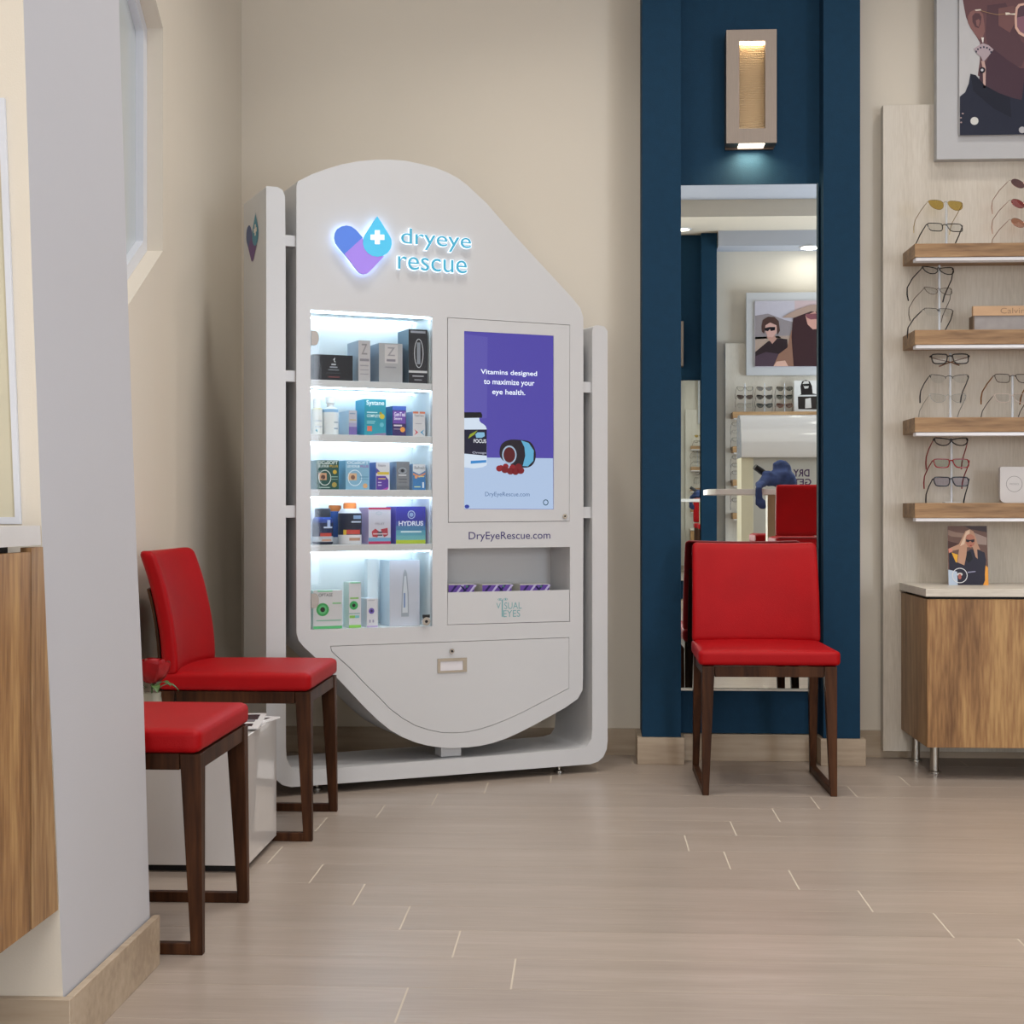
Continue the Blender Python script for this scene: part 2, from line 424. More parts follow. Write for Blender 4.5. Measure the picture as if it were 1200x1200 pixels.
struct('wall_right', MB().box(XR, XR+.1, YR-.1, YB+.1, 0, ZC, WALL), 'beige right wall')
# rear wall, its blue alcove, stepped soffits (seen in the mirror)
struct('wall_rear', MB().box(XL-.1, XR+.1, YR-.1, YR, 0, ZC, WALL), 'beige wall opposite the mirror')
q0, q1 = mir(822, 500, YR+.2)[0], mir(840, 500, YR+.2)[0]
ral = MB()
ral.box(q0, q1, YR+.001, YR+.2, .1, 3.468, BLUE).box(q0-.78, q0-.78+(q1-q0), YR+.001, YR+.2, .1, 3.468, BLUE).box(q0-.78+(q1-q0), q0, YR+.001, YR+.1, .1, 3.468, BLUE)
struct('wall_rear_alcove', ral, 'deep blue alcove on the opposite wall seen in the mirror')
struct('trim_1', MB().box(XL, XR, YR, -2.05, 3.47, ZC-.001, SOFF), 'dropped beige ceiling soffit along the opposite wall')
lx = mir(842, 290, -2.7)[0]
struct('trim_2', MB().box(lx, XR, YR, -2.7, 3.33, 3.4695, CEIL), 'lower white soffit above the opposite shelves')

# ================================================================== KIOSK
KA = R(26.67); KO = floor_at(341, 922.5, .03)
kc, ks = math.cos(KA), math.sin(KA)
def K(px, py, w=0.0):                 # point on a plane parallel to the kiosk front, w behind it -> (u, z)
    d = ray(px, py); ou, ow = -KO[0]*kc-KO[1]*ks, KO[0]*ks-KO[1]*kc
    du, dw = d[0]*kc+d[1]*ks, -d[0]*ks+d[1]*kc
    t = (w-ow)/dw
    return (ou+du*t, H+d[2]*t)
def KP(pts, w=0.0): return [K(x, y, w) for x, y in pts]
kiosk = empty('display_kiosk', (KO[0], KO[1], 0), KA)
tag(kiosk, 'white freestanding kiosk with a lit product cabinet, purple screen and rounded top', 'kiosk')
KD = .30
fr_out = [(312, 218), (325, 219), (331, 222.5), (334, 230), (334.7, 300), (335, 560), (335, 875), (336, 889), (340, 898), (349, 903.5),
          (600, 884), (679, 877), (688, 874), (693, 866), (694, 855), (694, 388), (695.5, 382.5), (700, 381), (708, 382.5), (712, 388),
          (712, 868), (711, 878), (707, 887), (701, 892.5), (692, 895.5), (520, 909), (341, 922.5), (331, 920), (323, 913), (316, 901), (313, 884), (312, 860)]
frame = MB().plate(KP(fr_out), [], 0, KD, WHITE).build('side_frame', kiosk, bevel=.004)
arch = [(347.5, 218), (349, 212.5), (366, 204), (382.5, 198), (401, 192.5), (420, 189), (439, 187.3), (457.5, 187), (476, 188.5), (495, 192.5), (511, 196.8), (525, 202.5), (537, 209), (547.5, 217),
        (570, 238), (600, 272.5), (626, 301), (652.5, 329.5), (670, 348.5), (680, 361), (683.5, 372), (683.7, 450), (683.7, 600), (683.3, 700), (683.2, 795), (682.5, 809), (677, 819), (662, 829.5), (645, 839), (627, 849),
        (607.5, 859), (593, 865.5), (577.5, 870.8), (563, 874), (547.5, 875.9), (532, 876.6), (517.5, 876), (502, 873.9), (487.5, 870.2), (472, 864), (457.5, 855.6), (443, 844), (427.5, 829),
        (412, 812.5), (397.5, 797), (382, 782.5), (367.5, 768.5), (356, 758), (350, 750.5), (347.5, 742), (347.3, 600), (347.3, 400)]
body_o = KP(arch)
LB = KP([(364, 362.8), (506.6, 371.3), (506.6, 734.2), (364.2, 738)])
DR = KP([(524, 371.8), (668, 380.6), (667.3, 611), (525, 612.5)])
NI = KP([(524.5, 642.8), (668, 641), (668, 728.5), (524, 732.5)])
dw_px = [(387, 757), (667, 746.8), (667, 806.5), (648, 816.5), (630, 825.8), (611, 835.5), (592.5, 844), (577, 850), (562.5, 854.6), (547, 858), (532.5, 859), (517, 858.5), (502.5, 855.6), (487, 850.5), (472.5, 842.5), (457, 831), (442.5, 816), (427, 801), (412.5, 785.5), (388.5, 763.5)]
DW = KP(dw_px)
bd = MB()
bd.plate(body_o, [LB, DR, NI, DW], 0, .018, WHITE)
bd.plate(body_o, [inset(body_o, .018)], .018, .26, WHITE)
bd.plate(body_o, [], .26, .272, WHITE)
# divider behind the gaps and niche liner
bd.build('body', kiosk, bevel=.0)
# light box liner
u0, u1 = LB[0][0], LB[1][0]; zt, zb = (LB[0][1]+LB[1][1])/2, (LB[2][1]+LB[3][1])/2
LD = .20
li = MB()
li.box(u0-.008, u0-.0005, .0185, LD, zb-.01, zt+.01, WHITEIN).box(u1+.0005, u1+.008, .0185, LD, zb-.01, zt+.01, WHITEIN)
li.box(u0-.008, u1+.008, LD, LD+.01, zb-.01, zt+.01, WHITEIN)
li.box(u0-.008, u1+.008, .0185, LD, zt+.0005, zt+.01, WHITEIN).box(u0-.008, u1+.008, .0185, LD, zb-.01, zb-.0005, WHITEIN)
li.build('light_box', kiosk, smooth=0)
shelf_px = [(444.8, 449.2, 452.7, 457.5), (509.8, 510, 518, 519), (573.7, 574, 582.4, 582), (638, 638, 646.5, 645.3)]
sh_z = []
for a, b, c, d in shelf_px:
    z1 = (K(364, a)[1]+K(506, b)[1])/2; z0 = (K(364, c)[1]+K(506, d)[1])/2
    s = MB().box(u0+.0005, u1-.0005, .003, LD-.001, z0, z1, WHITE).build('shelf', kiosk, bevel=.001)
    MB().box(u0+.004, u1-.004, .010, .018, z0-.004, z0-.0005, LED).box(u0+.004, u1-.004, LD-.03, LD-.024, z0-.004, z0-.0005, LED).build('light_strip', s)
    sh_z.append(z1)
sh_z.append(zb)
MB().box(u0+.004, u1-.004, .022, .030, zt-.005, zt-.0005, LED).box(u0+.004, u1-.004, LD-.03, LD-.024, zt-.005, zt-.0005, LED).build('light_strip', kiosk)
gd = MB().box(u0+.001, u1-.001, .0005, .0028, zb+.001, zt-.001, GLASS).build('glass_door', kiosk, smooth=0)
hg = mat('hinge_grey', '9C948C', .4, .6)
for py in (396, 704):
    a = K(364.5, py); r = .0235
    MB().plate([(u0+.0012, a[1]-r), (u0+.014, a[1]-r)]+ell(u0+.014, a[1], .0125, r, 12, -90, 90)+[(u0+.0012, a[1]+r)], [], -.004, .0004, hg).build('hinge', gd)
a = K(498.5, 728); lk = MB().disc(a[0], a[1], .014, -.010, CHROME, .0104).disc(a[0], a[1], .005, -.0115, DARK, .002).box(a[0]-.010, a[0]+.014, -.006, .0004, a[1]+.012, a[1]+.022, DARK); lk.build('lock', gd)
# niche
n0, n1 = NI[0][0], NI[1][0]; nt_, nb = NI[0][1], min(NI[2][1], NI[3][1])
ni = MB(); ND = .16
ni.box(n0-.008, n0-.0005, .0185, ND, nb-.01, nt_+.01, WHITE).box(n1+.0005, n1+.008, .0185, ND, nb-.01, nt_+.01, WHITE).box(n0-.008, n1+.008, ND, ND+.01, nb-.01, nt_+.01, WHITE)
ni.box(n0-.008, n1+.008, .0185, ND, nt_+.0005, nt_+.01, WHITE).box(n0-.008, n1+.008, .0185, ND, nb-.01, nb+.0, WHITE)
ni.build('niche', kiosk, smooth=0)
lz0 = K(524, 694.4)[1]; lz1 = K(668, 691)[1]
lip_px = [(524.9, 694.4), (667.4, 691.2), (667.4, 727.9), (524.5, 731.9)]
lip = MB().plate(KP(lip_px), [], .0008, .012, WHITE).build('niche_front', kiosk, bevel=.0006)
te = mat('teal_print', '6FA3A8', .5)
vt = MB()
def ktext(mb, s, a, b, m, y=-.0006, off=0.0, depth=0.0, w=0):      # a = top-left px, b = bottom-right px
    p, q = K(*a), K(*b); mb.text(s, p[0], q[0], q[1], p[1], y, m, off, depth=depth)
ktext(vt, 'V', (581.6, 706.5), (586.8, 713.3), te, .0002)
ktext(vt, 'SUAL', (591, 706), (611.4, 713.3), te, .0002)
ktext(vt, 'EYES', (589.8, 715.2), (609.6, 722.7), te, .0002)
a, b = K(587.9, 703), K(589.4, 722.7); vt.quad(a[0], b[0], b[1], a[1], .0002, te)
for cx_, cy_ in ((586, 702.5), (592.5, 702.2)):
    c_ = K(cx_, cy_); vt.plate(ell(c_[0], c_[1], .0085, .004, 14), [ell(c_[0], c_[1], .0068, .0027, 14)], .0002, .0006, te); vt.disc(c_[0], c_[1], .0025, .0002, te, .0003)
vt.build('lettering', lip)
# screen door
D1 = inset(DR, .0018)
SCR = KP([(543.8, 387.9), (648.9, 393.4), (649, 597), (544, 596.6)])
door = MB().plate(D1, [SCR], -.001, .017, WHITE).build('screen_door', kiosk, bevel=.0006)
MB().plate(inset(DR, -.004), [], .020, .024, DARK).build('backing_board', kiosk, smooth=0)
MB().plate(inset(DW, -.004), [], .020, .024, DARK).build('backing_board', kiosk, smooth=0)
sc = MB(); ys = .004
PUR, PUR2, TBL = glow('5A50B8', .75), glow('6F74C4', .75), glow('B9CFEF', .85)
sc.plate(SCR, [], ys, .016, PUR)
g = lambda pts: KP(pts)
sc.flat(g([(544.6, 391), (572, 395), (571, 490), (544.6, 492)]), ys-.0003, glow('665EBF', .75))  # paler patch: reflection of the room painted onto the screen
sc.flat(g([(544.2, 536), (648.6, 537), (648.8, 596.6), (544.2, 596.2)]), ys-.0003, TBL)
sc.flat(g([(544.2, 489.5), (562, 489), (562.3, 493), (564, 495.3), (567, 497), (569.5, 499.3), (570.8, 502.5), (571, 545), (566, 547.5), (556, 549), (544.2, 547.5)]), ys-.0006, glow('D8E6F6', .9))
sc.flat(g([(544.2, 483), (564, 483), (565.5, 486), (565.3, 489.5), (544.2, 489.8)]), ys-.0009, glow('14141E', .5))
sc.flat(g([(544.2, 503.4), (570.8, 503.2), (570.8, 534), (544.2, 531.5)]), ys-.0009, glow('1B1B3C', .6))
sc.flat(g([(549, 514), (551, 509), (560, 504.2), (556, 509.5)]), ys-.0012, glow('A8B82E', .7))
sc.flat(g([(557.5, 509), (560, 506.6), (568, 506.6), (568.5, 511), (565, 513), (558.5, 513)]), ys-.0012, glow('8DC6E8', .8))
sc.flat(g([(552, 540), (570.3, 539), (570.2, 542), (552, 543.5)]), ys-.0012, glow('3C8BD0', .9))
ktext(sc, 'FOCUS', (555.5, 514.5), (570, 519.2), glow('F4F8FF', .95), ys-.0012, .01)
ktext(sc, 'Omega', (554, 529), (570, 532.5), glow('D8DCEE', .8), ys-.0012)
# tipped jar and red gummies
sc.flat(catmull(g([(597, 515.5), (610, 515.5), (622, 518), (628, 529), (627, 541), (620, 547.5), (607, 547), (592, 541), (586, 533), (588, 521)]), 4), ys-.0006, glow('2B2430', .6))
sc.flat(g([(611, 516), (620, 519), (626, 528), (625.5, 540), (619, 546.5), (613, 546), (616, 534), (615, 524)]), ys-.0009, glow('66B4DA', .85))
c_ = K(597.3, 533); sc.plate(ell(c_[0], c_[1], .027, .032, 24), [ell(c_[0], c_[1], .022, .0265, 24)], ys-.0011, ys-.0010, glow('AFC6DE', .8), back=False)
sc.flat(ell(c_[0], c_[1], .022, .0265, 24), ys-.0009, glow('5E1A20', .8))
for x_, y_, r_ in ((585.5, 549, 4.2), (592, 550.5, 4.6), (598.5, 552, 4.8), (604.5, 552.5, 4.8), (610.5, 551.3, 4.8), (593, 546.5, 3.8), (608, 547, 4.4), (601, 548, 4.2), (587.5, 547.5, 3)):
    c_ = K(x_, y_); sc.flat(ell(c_[0], c_[1], r_*.0029, r_*.0026, 10), ys-.0012-.00005*r_, glow('97222C' if int(x_) % 2 else '7E1A24', .8))
W1 = glow('EAF2FF', 1.1)
ktext(sc, 'Vitamins designed', (563.8, 432.4), (629.8, 442.3), W1, ys-.0006, .012)
ktext(sc, 'to maximize your', (567.4, 443.8), (626.8, 454), W1, ys-.0006, .012)
ktext(sc, 'eye health.', (577.3, 455.6), (616, 465), W1, ys-.0006, .012)
ktext(sc, 'DryEyeRescue.com', (569, 576.5), (621, 583.2), glow('5878A8', .8), ys-.0006)
c_ = K(640, 588.8); sc.plate(ell(c_[0], c_[1], .0105, .0105, 20), [ell(c_[0], c_[1], .0075, .0075, 20)], ys-.0006, ys-.0004, glow('285A74', .7), back=False)
c_ = K(547.7, 593.6); sc.flat(ell(c_[0], c_[1], .0085, .0065, 16), ys-.0006, glow('3444A8', .8))
sc.build('screen', door, smooth=0)
a = K(661.4, 605); MB().disc(a[0], a[1], .0085, -.005, CHROME, .0045).disc(a[0], a[1], .003, -.0056, DARK, .001).build('lock', door)
kt = MB(); ktext(kt, 'DryEyeRescue.com', (549.2, 623.4), (644.8, 634), mat('indigo_print', '3E3670', .5), -.0006, .004); kt.build('web_address', kiosk, smooth=0)
drw = MB().plate(inset(DW, .0016), [], -.001, .017, WHITE).build('drawer', kiosk, bevel=.0006)
p, q = K(512.4, 771.9), K(546.8, 787.2); hn = MB()
hn.plate([(p[0], q[1]), (q[0], q[1]), (q[0], p[1]), (p[0], p[1])], [[(p[0]+.010, q[1]+.007), (q[0]-.014, q[1]+.007), (q[0]-.014, p[1]-.010), (p[0]+.010, p[1]-.010)]], -.004, -.0012, mat('handle_metal', 'A79B8A', .35, .8))
hn.quad(p[0]+.010, q[0]-.014, q[1]+.007, p[1]-.010, -.0016, mat('handle_recess', 'D9D6DA', .35)); hn.build('handle', drw, bevel=.0006)
a = K(529, 762.9); MB().disc(a[0], a[1], .0085, -.006, CHROME, .0048).disc(a[0], a[1], .004, -.0066, DARK, .001).build('lock', drw)
for xa, xb, ya, yb in ((334.8, 347.4, 274.5, 288.5), (334.8, 347.4, 433.5, 447.2), (334.8, 347.4, 592.3, 606.8), (683.6, 694.1, 447, 460), (683.3, 694.1, 594, 607.3)):
    p, q = K(xa, ya), K(xb, yb); MB().box(p[0]-.001, q[0]+.001, .012, .05, q[1], p[1], WHITE).build('bracket', kiosk, bevel=.001)
p, q = K(522, 870), K(538, 886, .06); MB().box(p[0], q[0], .04, .10, K(530, 888)[1]-.002, p[1], WHITE).build('support_block', kiosk, bevel=.001)
for px_, py_ in ((371, 925), (655, 904.5)):
    f_ = floor_at(px_, py_); uu = (f_[0]-KO[0])*kc+(f_[1]-KO[1])*ks; ww = -(f_[0]-KO[0])*ks+(f_[1]-KO[1])*kc
    for w2 in (ww, KD-.04):
        MB().lathe([(.018, 0), (.018, .006), (.008, .009), (.008, .034)], STEEL, (uu, w2, 0), 16).build('levelling_foot', kiosk)
# logo: capsule heart with drop (points surveyed on the front, 1 unit = 1/6 px)
LG = dict(blue=[(190, 352), (145, 302), (126, 272), (119, 238), (124, 205), (140, 177), (168, 159), (205, 152), (240, 160), (272, 184), (318, 236)],
          purple=[(190, 352), (318, 236), (320, 285), (330, 317), (354, 347), (385, 365), (420, 372), (470, 366), (366, 476), (347, 490), (322, 494), (298, 487), (280, 470)],
          drop=[(420, 88), (452, 136), (478, 178), (505, 222), (519, 250), (521, 285), (512, 318), (490, 347), (458, 366), (420, 372), (383, 365), (352, 345), (330, 317), (319, 283), (321, 250), (334, 218), (366, 168), (396, 122)],
          cross=[(402, 186), (437, 186), (437, 217), (468, 217), (468, 254), (437, 254), (437, 284), (402, 284), (402, 254), (372, 254), (372, 217), (402, 217)])
LC = dict(blue='4A78D8', purple='9A7CE0', drop='48BCE6', cross='EAF6FF')
def lp(px): return KP([(370+x/6, 240+y/6) for x, y in px])
logo = MB()
for k_ in ('blue', 'purple', 'drop'):
    logo.plate(lp(LG[k_]), [], -.019 if k_ != 'drop' else -.0195, -.014, mat('logo_'+k_, LC[k_], .35, emit=LC[k_], es=.22), edge=mat('logo_edge', '2C5FA8', .4, emit='3C70C0', es=.2))
logo.plate(lp(LG['cross']), [], -.0205, -.0195, mat('logo_cross', LC['cross'], .4, emit='FFFFFF', es=.4))
for q_ in ('blue', 'purple', 'drop'):
    logo.plate(inset(lp(LG[q_]), .008), [], -.0139, -.010, glow('BCDCFF', 9.0))
logo.build('heart_and_drop_logo', kiosk, smooth=0)
lt = MB(); TEAL = mat('letter_teal', '3FA6C8', .4, emit='3FA6C8', es=.15); HALO = glow('E4F2FF', 1.5)
for s_, a_, b_ in (('dryeye', (468.8, 267.6), (550.4, 297.6)), ('rescue', (465.2, 300.6), (545.4, 321.2))):
    ktext(lt, s_, a_, b_, TEAL, -.013, -.004, .003)
    ktext(lt, s_, (a_[0]-1.0, a_[1]-.8), (b_[0]+1.0, b_[1]+.8), HALO, -.0098, .014, .008)
lt.build('sign_letters', kiosk, smooth=0)
# small logo on the outer side face
su = K(312, 600)[0]
sl = MB()
def sidept(px, py):                      # pixel -> (w, z) on the outer side plane u = su
    d = ray(px, py); ou, ow = -KO[0]*kc-KO[1]*ks, KO[0]*ks-KO[1]*kc
    du, dw = d[0]*kc+d[1]*ks, -d[0]*ks+d[1]*kc
    t = (su-ou)/du
    return (ow+dw*t, H+d[2]*t)
wa, wb = sidept(303.2, 280)[0], sidept(288.7, 280)[0]; za, zb2 = sidept(298, 251)[1], sidept(296, 306.5)[1]
S2 = dict(blue='3B4C78', purple='5A3470', drop='2F7C92', cross='D8D2C4')
for i_, k_ in enumerate(('blue', 'purple', 'drop', 'cross')):
    pts = [(wb+(x-119)/(521-119)*(wa-wb), za+(y-88)/(494-88)*(zb2-za)) for x, y in LG[k_]]
    vs = [(su-.0006-.0002*i_, w_2, z_2) for w_2, z_2 in pts]
    tr = tessellate_polygon([[Vector((p[0], p[1], 0)) for p in pts]])
    sl.add(vs, [tuple(t) for t in tr], mat('side_logo_'+k_, S2[k_], .5))
sl.build('side_logo', kiosk, smooth=0)

# ------------------------------------------------------------------ products in the kiosk
kq = lambda u, w, z: (KO[0]+u*kc-w*ks, KO[1]+u*ks+w*kc, z)
def box_item(name, label, cat, x0, x1, ytop, shelf, w, depth, body, deco=(), side=None, group='cartons and bottles in the lit kiosk cabinet'):
    """deco: list of (fx0, fx1, fz0, fz1, colour) or ('t', text, fx0, fx1, fz0, fz1, colour) or ('o', cx, cz, r, colour)"""
    py = 600
    z0 = sh_z[shelf]+.0006 if isinstance(shelf, int) else shelf
    a, b = K(x0, ytop, w), K(x1, ytop, w); W_ = b[0]-a[0]; Hh = (a[1]+b[1])/2-z0
    m = MB(); bm = ink(body); sm = ink(side or body)
    m.box(0, W_, 0, depth, 0, Hh, sm); m.quad(0, W_, 0, Hh, -.0001, bm)
    lay = -.0003
    for d in deco:
        lay -= .00006
        if d[0] == 't': m.text(d[1], d[2]*W_, d[3]*W_, d[4]*Hh, d[5]*Hh, lay, ink(d[6]), d[7] if len(d) > 7 else .01)
        elif d[0] == 'o': m.flat(ell(d[1]*W_, d[2]*Hh, d[3]*W_, d[3]*W_, 16), lay, ink(d[4]))
        elif d[0] == 'r':
            m.plate(ell(d[1]*W_, d[2]*Hh, d[3]*W_, d[4]*Hh, 18), [ell(d[1]*W_, d[2]*Hh, d[3]*W_-d[6], d[4]*Hh-d[6], 18)], lay, lay+.0001, ink(d[5]), back=False)
        elif d[0] == 'p': m.flat([(x_*W_, z_*Hh) for x_, z_ in d[1]], lay, ink(d[2]))
        else: m.quad(d[0]*W_, d[1]*W_, d[2]*Hh, d[3]*Hh, lay, ink(d[4]))
    o = m.build(name, smooth=0, loc=kq(a[0], w, z0)); o.rotation_euler = (0, 0, KA)
    return tag(o, label, cat, group)
def bottle_item(name, label, x0, x1, ytop, shelf, w, prof, mats, lid=None, sticker=(), group='cartons and bottles in the lit kiosk cabinet', cat='bottle'):
    """prof in fractions (r of half width, z of height)"""
    z0 = sh_z[shelf]+.0006
    r = (K(x1, 600, w)[0]-K(x0, 600, w)[0])/2; cxu = (K(x1, 600, w)[0]+K(x0, 600, w)[0])/2
    Hh = K((x0+x1)/2, ytop, w)[1]-z0
    root = MB().lathe([(a*r, b*Hh) for a, b in prof], ink(mats[0]), n=28, mats=[ink(c) for c in mats])
    for d in sticker:       # curved sticker: (ang0, ang1, z0, z1, col) angles from front
        n = 8; vs = []
        for i in range(n+1):
            q = R(-90+d[0]+(d[1]-d[0])*i/n)
            for zz in (d[2], d[3]): vs.append((1.01*r*math.cos(q), 1.01*r*math.sin(q), zz*Hh))
        root.add(vs, [(2*i, 2*i+2, 2*i+3, 2*i+1) for i in range(n)], ink(d[4]))
    o = root.build(name, loc=kq(cxu, w, z0)); o.rotation_euler = (0, 0, KA)
    if lid:
        l_ = MB().lathe([(a*r, b*Hh) for a, b in lid[0]], ink(lid[1], .35), n=28).build('cap', o)
    return tag(o, label, cat, group)
# shelf 1
box_item('product_carton', 'flat black carton with a small silver figure on the top shelf', 'box', 368.4, 413.3, 415.9, 0, .03, .05, '1E1F26',
         [('p', [(.5, .82), (.56, .72), (.52, .72), (.54, .9), (.47, .8)], 'D0D4DA'), (.44, .56, .6, .66, 'B8BCC4'), (.4, .6, .5, .55, '9A9EA8'), (.36, .64, .4, .44, '7C808A'), (.3, .7, .28, .31, '3C3E48'), (.36, .66, .12, .17, '6E3A40')], '15161C')
box_item('product_carton', 'tall narrow silver carton with a letter Z beside the flat black carton', 'box', 420, 433.9, 399, 0, .035, .12, 'B9B4B6',
         [('t', 'Z', .25, .75, .66, .92, '8E8A8E'), (.12, .9, .5, .56, '86828A'), (.15, .85, .38, .41, '9A969C'), (.15, .85, .28, .30, '9A969C'), (.15, .85, .18, .20, '9A969C')], 'AEBAC8')
box_item('product_carton', 'squat silver carton with a letter Z label left of the tall black carton', 'box', 444.2, 471.6, 402.4, 0, .035, .10, 'A8A7AA',
         [(.24, .8, .5, .97, 'C4BFC0'), ('t', 'Z', .35, .68, .68, .9, '98949A'), (.32, .7, .54, .6, '84808A'), (.26, .72, .38, .41, '8E8C94')], '9AA6B4')
box_item('product_carton', 'tall black carton with a silver device window at the right of the top shelf', 'box', 478.9, 500.8, 386, 0, .03, .11, '2B2B31',
         [('r', .54, .56, .25, .27, 'C8C8CE', .0025), (.44, .62, .36, .76, '8A8E98'), (.1, .9, .93, .97, '9A9AA2'), (0, 1, .2, .24, 'C9C9CC'), (.2, .8, .13, .15, 'B4B4BC'), (.3, .7, .06, .08, '8C8C94')], '5E7484')
# shelf 2
bottle_item('spray_bottle', 'white round bottle with a yellow band at the left of the second shelf', 365.3, 377.8, 466.9, 1, .055,
            [(.95, 0), (1, .02), (1, .56), (1, .7), (.8, .72)], ['EDEFEC', 'EDEFEC', 'EDEFEC', 'E2D24A', 'E8E8E8'],
            ([(.72, .72), (.72, .97), (.5, 1)], 'F2F4F4'), [(-40, 40, .36, .39, 'B8C4D0'), (-40, 40, .2, .23, 'B8C4D0'), (-30, -10, .08, .14, '4AA0B4')])
bottle_item('spray_bottle', 'white pump bottle with a pale blue band on the second shelf', 378.3, 396.2, 464.4, 1, .06,
            [(.95, 0), (1, .02), (1, .48), (1, .58), (1, .66), (.55, .72)], ['EEF2F4', 'EEF2F4', 'EEF2F4', '9CC8EC', 'EEF2F4', 'EEF2F4'],
            ([(.45, .72), (.45, .8), (.62, .82), (.62, .97), (.3, 1)], 'F4F6F8'), [(10, 50, .3, .34, 'B4C2CE'), (10, 50, .14, .18, 'A8B8C8')])
box_item('product_carton', 'small white carton with purple foot between pump bottle and teal carton', 'box', 408.8, 418.2, 481, 1, .05, .11, 'BDB8C0',
         [(0, 1, 0, .34, '7A68A8'), (0, 1, .34, .5, 'A8A0C0'), (.1, .9, .6, .64, 'C0A870'), (.1, .8, .85, .9, '8C98A8')], 'C8DCEC')
box_item('product_carton', 'large teal carton with a yellow burst in the middle of the second shelf', 'box', 427.4, 452.2, 467.9, 1, .035, .10, '2F98AC',
         [('t', 'Systane', .08, .92, .8, .97, 'E8FAFC', .02), (.1, .6, .62, .65, 'BFE8EE'), ('t', 'COMPLETE', .1, .72, .5, .58, 'DDF4F6', .02), ('o', .82, .53, .12, 'D8C040'), ('o', .75, .62, .06, 'A89A30'), (.12, .34, .12, .26, 'E07860'), (.1, .5, .38, .4, '9CD8E0'), (.1, .46, .33, .35, '9CD8E0'), ('p', [(.3, .02), (1, .0), (1, .08), (.6, .06)], '8C7C9C'), ('o', .8, .3, .1, '6CB8C8')], '3AB0D4')
box_item('product_carton', 'dark purple carton with an orange dot right of the teal carton', 'box', 459.8, 475.9, 476, 1, .04, .09, '3C2C64',
         [(0, 1, .86, 1, '4C6CC4'), (.04, .96, .42, .84, '7450A8'), ('t', 'GenTeal', .12, .95, .66, .8, 'F0E8F8', .02), ('t', 'Severe', .12, .7, .54, .64, 'F0E8F8', .02), (.1, .7, .33, .38, 'D8D0D8'), (.1, .6, .22, .25, '988CA0'), ('o', .74, .22, .18, 'E89A48')], '2C86B8')
box_item('product_carton', 'small white carton with red and blue arcs at the right end of the second shelf', 'box', 483.9, 498.2, 482.4, 1, .04, .07, 'D2CDCE',
         [(0, .45, .92, 1, 'D87A58'), (.55, 1, .92, 1, 'D87A58'), ('t', 'TheraTears', .1, .9, .8, .88, '6A6E78'), (.2, .7, .5, .53, 'A8A4AA'), ('p', [(.1, .3), (.42, .17), (.1, .04), (.26, .17)], 'D04454'), ('p', [(.95, .3), (.6, .17), (.95, .04), (.76, .17)], '2C98C4')], 'C8D8EE')
# shelf 3
box_item('product_carton', 'dark green carton with a white swoosh at the left of the middle shelf', 'box', 370.6, 397, 539.4, 2, .03, .07, '1E4F4A',
         [('t', 'OCuSOFT', .06, .96, .86, .98, 'DCE8E4', .02), ('t', 'LID SCRUB', .06, .55, .76, .84, 'DCE8E4', .02), ('t', 'PLUS', .6, .96, .76, .84, 'C8A848', .02), (.1, .46, .32, .56, 'C89A78'), ('o', .3, .42, .1, '5A3A30'), ('r', .38, .4, .28, .27, 'DCE8E4', .0022), ('o', .82, .6, .09, 'C8A838'), ('o', .8, .16, .11, 'A8944A'), (.6, .95, .42, .45, '8CB4AC'), (.6, .95, .34, .36, '8CB4AC'), (.1, .6, .05, .08, 'A8C4BE')], '2C7A84')
box_item('product_carton', 'light blue carton with a white swoosh beside the dark green carton', 'box', 405.2, 432.9, 539.7, 2, .03, .09, '86B4D0',
         [('t', 'OCuSOFT', .06, .96, .88, .98, 'E4F2FA', .02), ('t', 'LID SCRUB', .06, .58, .76, .84, 'E4F2FA', .02), ('t', 'PLUS', .62, .96, .76, .84, '9858A8', .02), (.1, .46, .32, .56, 'D8B08C'), ('o', .3, .42, .09, '7C5A4C'), ('r', .38, .4, .3, .28, 'E4F2FA', .0022), ('o', .82, .13, .1, 'D8A878'), (.58, .95, .42, .45, '5C90B0'), (.58, .95, .34, .36, '5C90B0')], '8CCAEC')
box_item('product_carton', 'white and purple carton with a yellow stripe on the middle shelf', 'box', 440.7, 456.5, 541.8, 2, .035, .08, 'D8D6DC',
         [('p', [(0, .8), (.25, .68), (.3, .6), (0, .6)], '5A4C9C'), (.1, .96, .55, .65, 'D8BC48'), ('p', [(.02, 0), (.02, .5), (.7, .5), (.92, .36), (.92, .06), (.8, 0)], '5C3C98'), ('p', [(.4, 0), (.92, .1), (.85, 0)], 'B04CA0'), ('t', 'Retaine', .16, .7, .84, .94, '8C8A98'), (.16, .7, .38, .42, 'D8B868'), (.14, .4, .25, .28, 'D8D0E8'), (.14, .4, .15, .18, 'D8D0E8')], '5C7AC0')
box_item('product_carton', 'dark grey carton with an eye drawing on the middle shelf', 'box', 464.7, 479.8, 541, 2, .035, .08, '7E8086',
         [('r', .46, .68, .3, .1, 'C8D0DC', .0012), ('o', .46, .68, .12, '30343C'), (.16, .76, .5, .54, 'D8D8DC'), (.16, .8, .36, .39, '5C5E66'), (.16, .8, .26, .28, '5C5E66'), (0, 1, 0, .14, '6E7076')], '90A4B8')
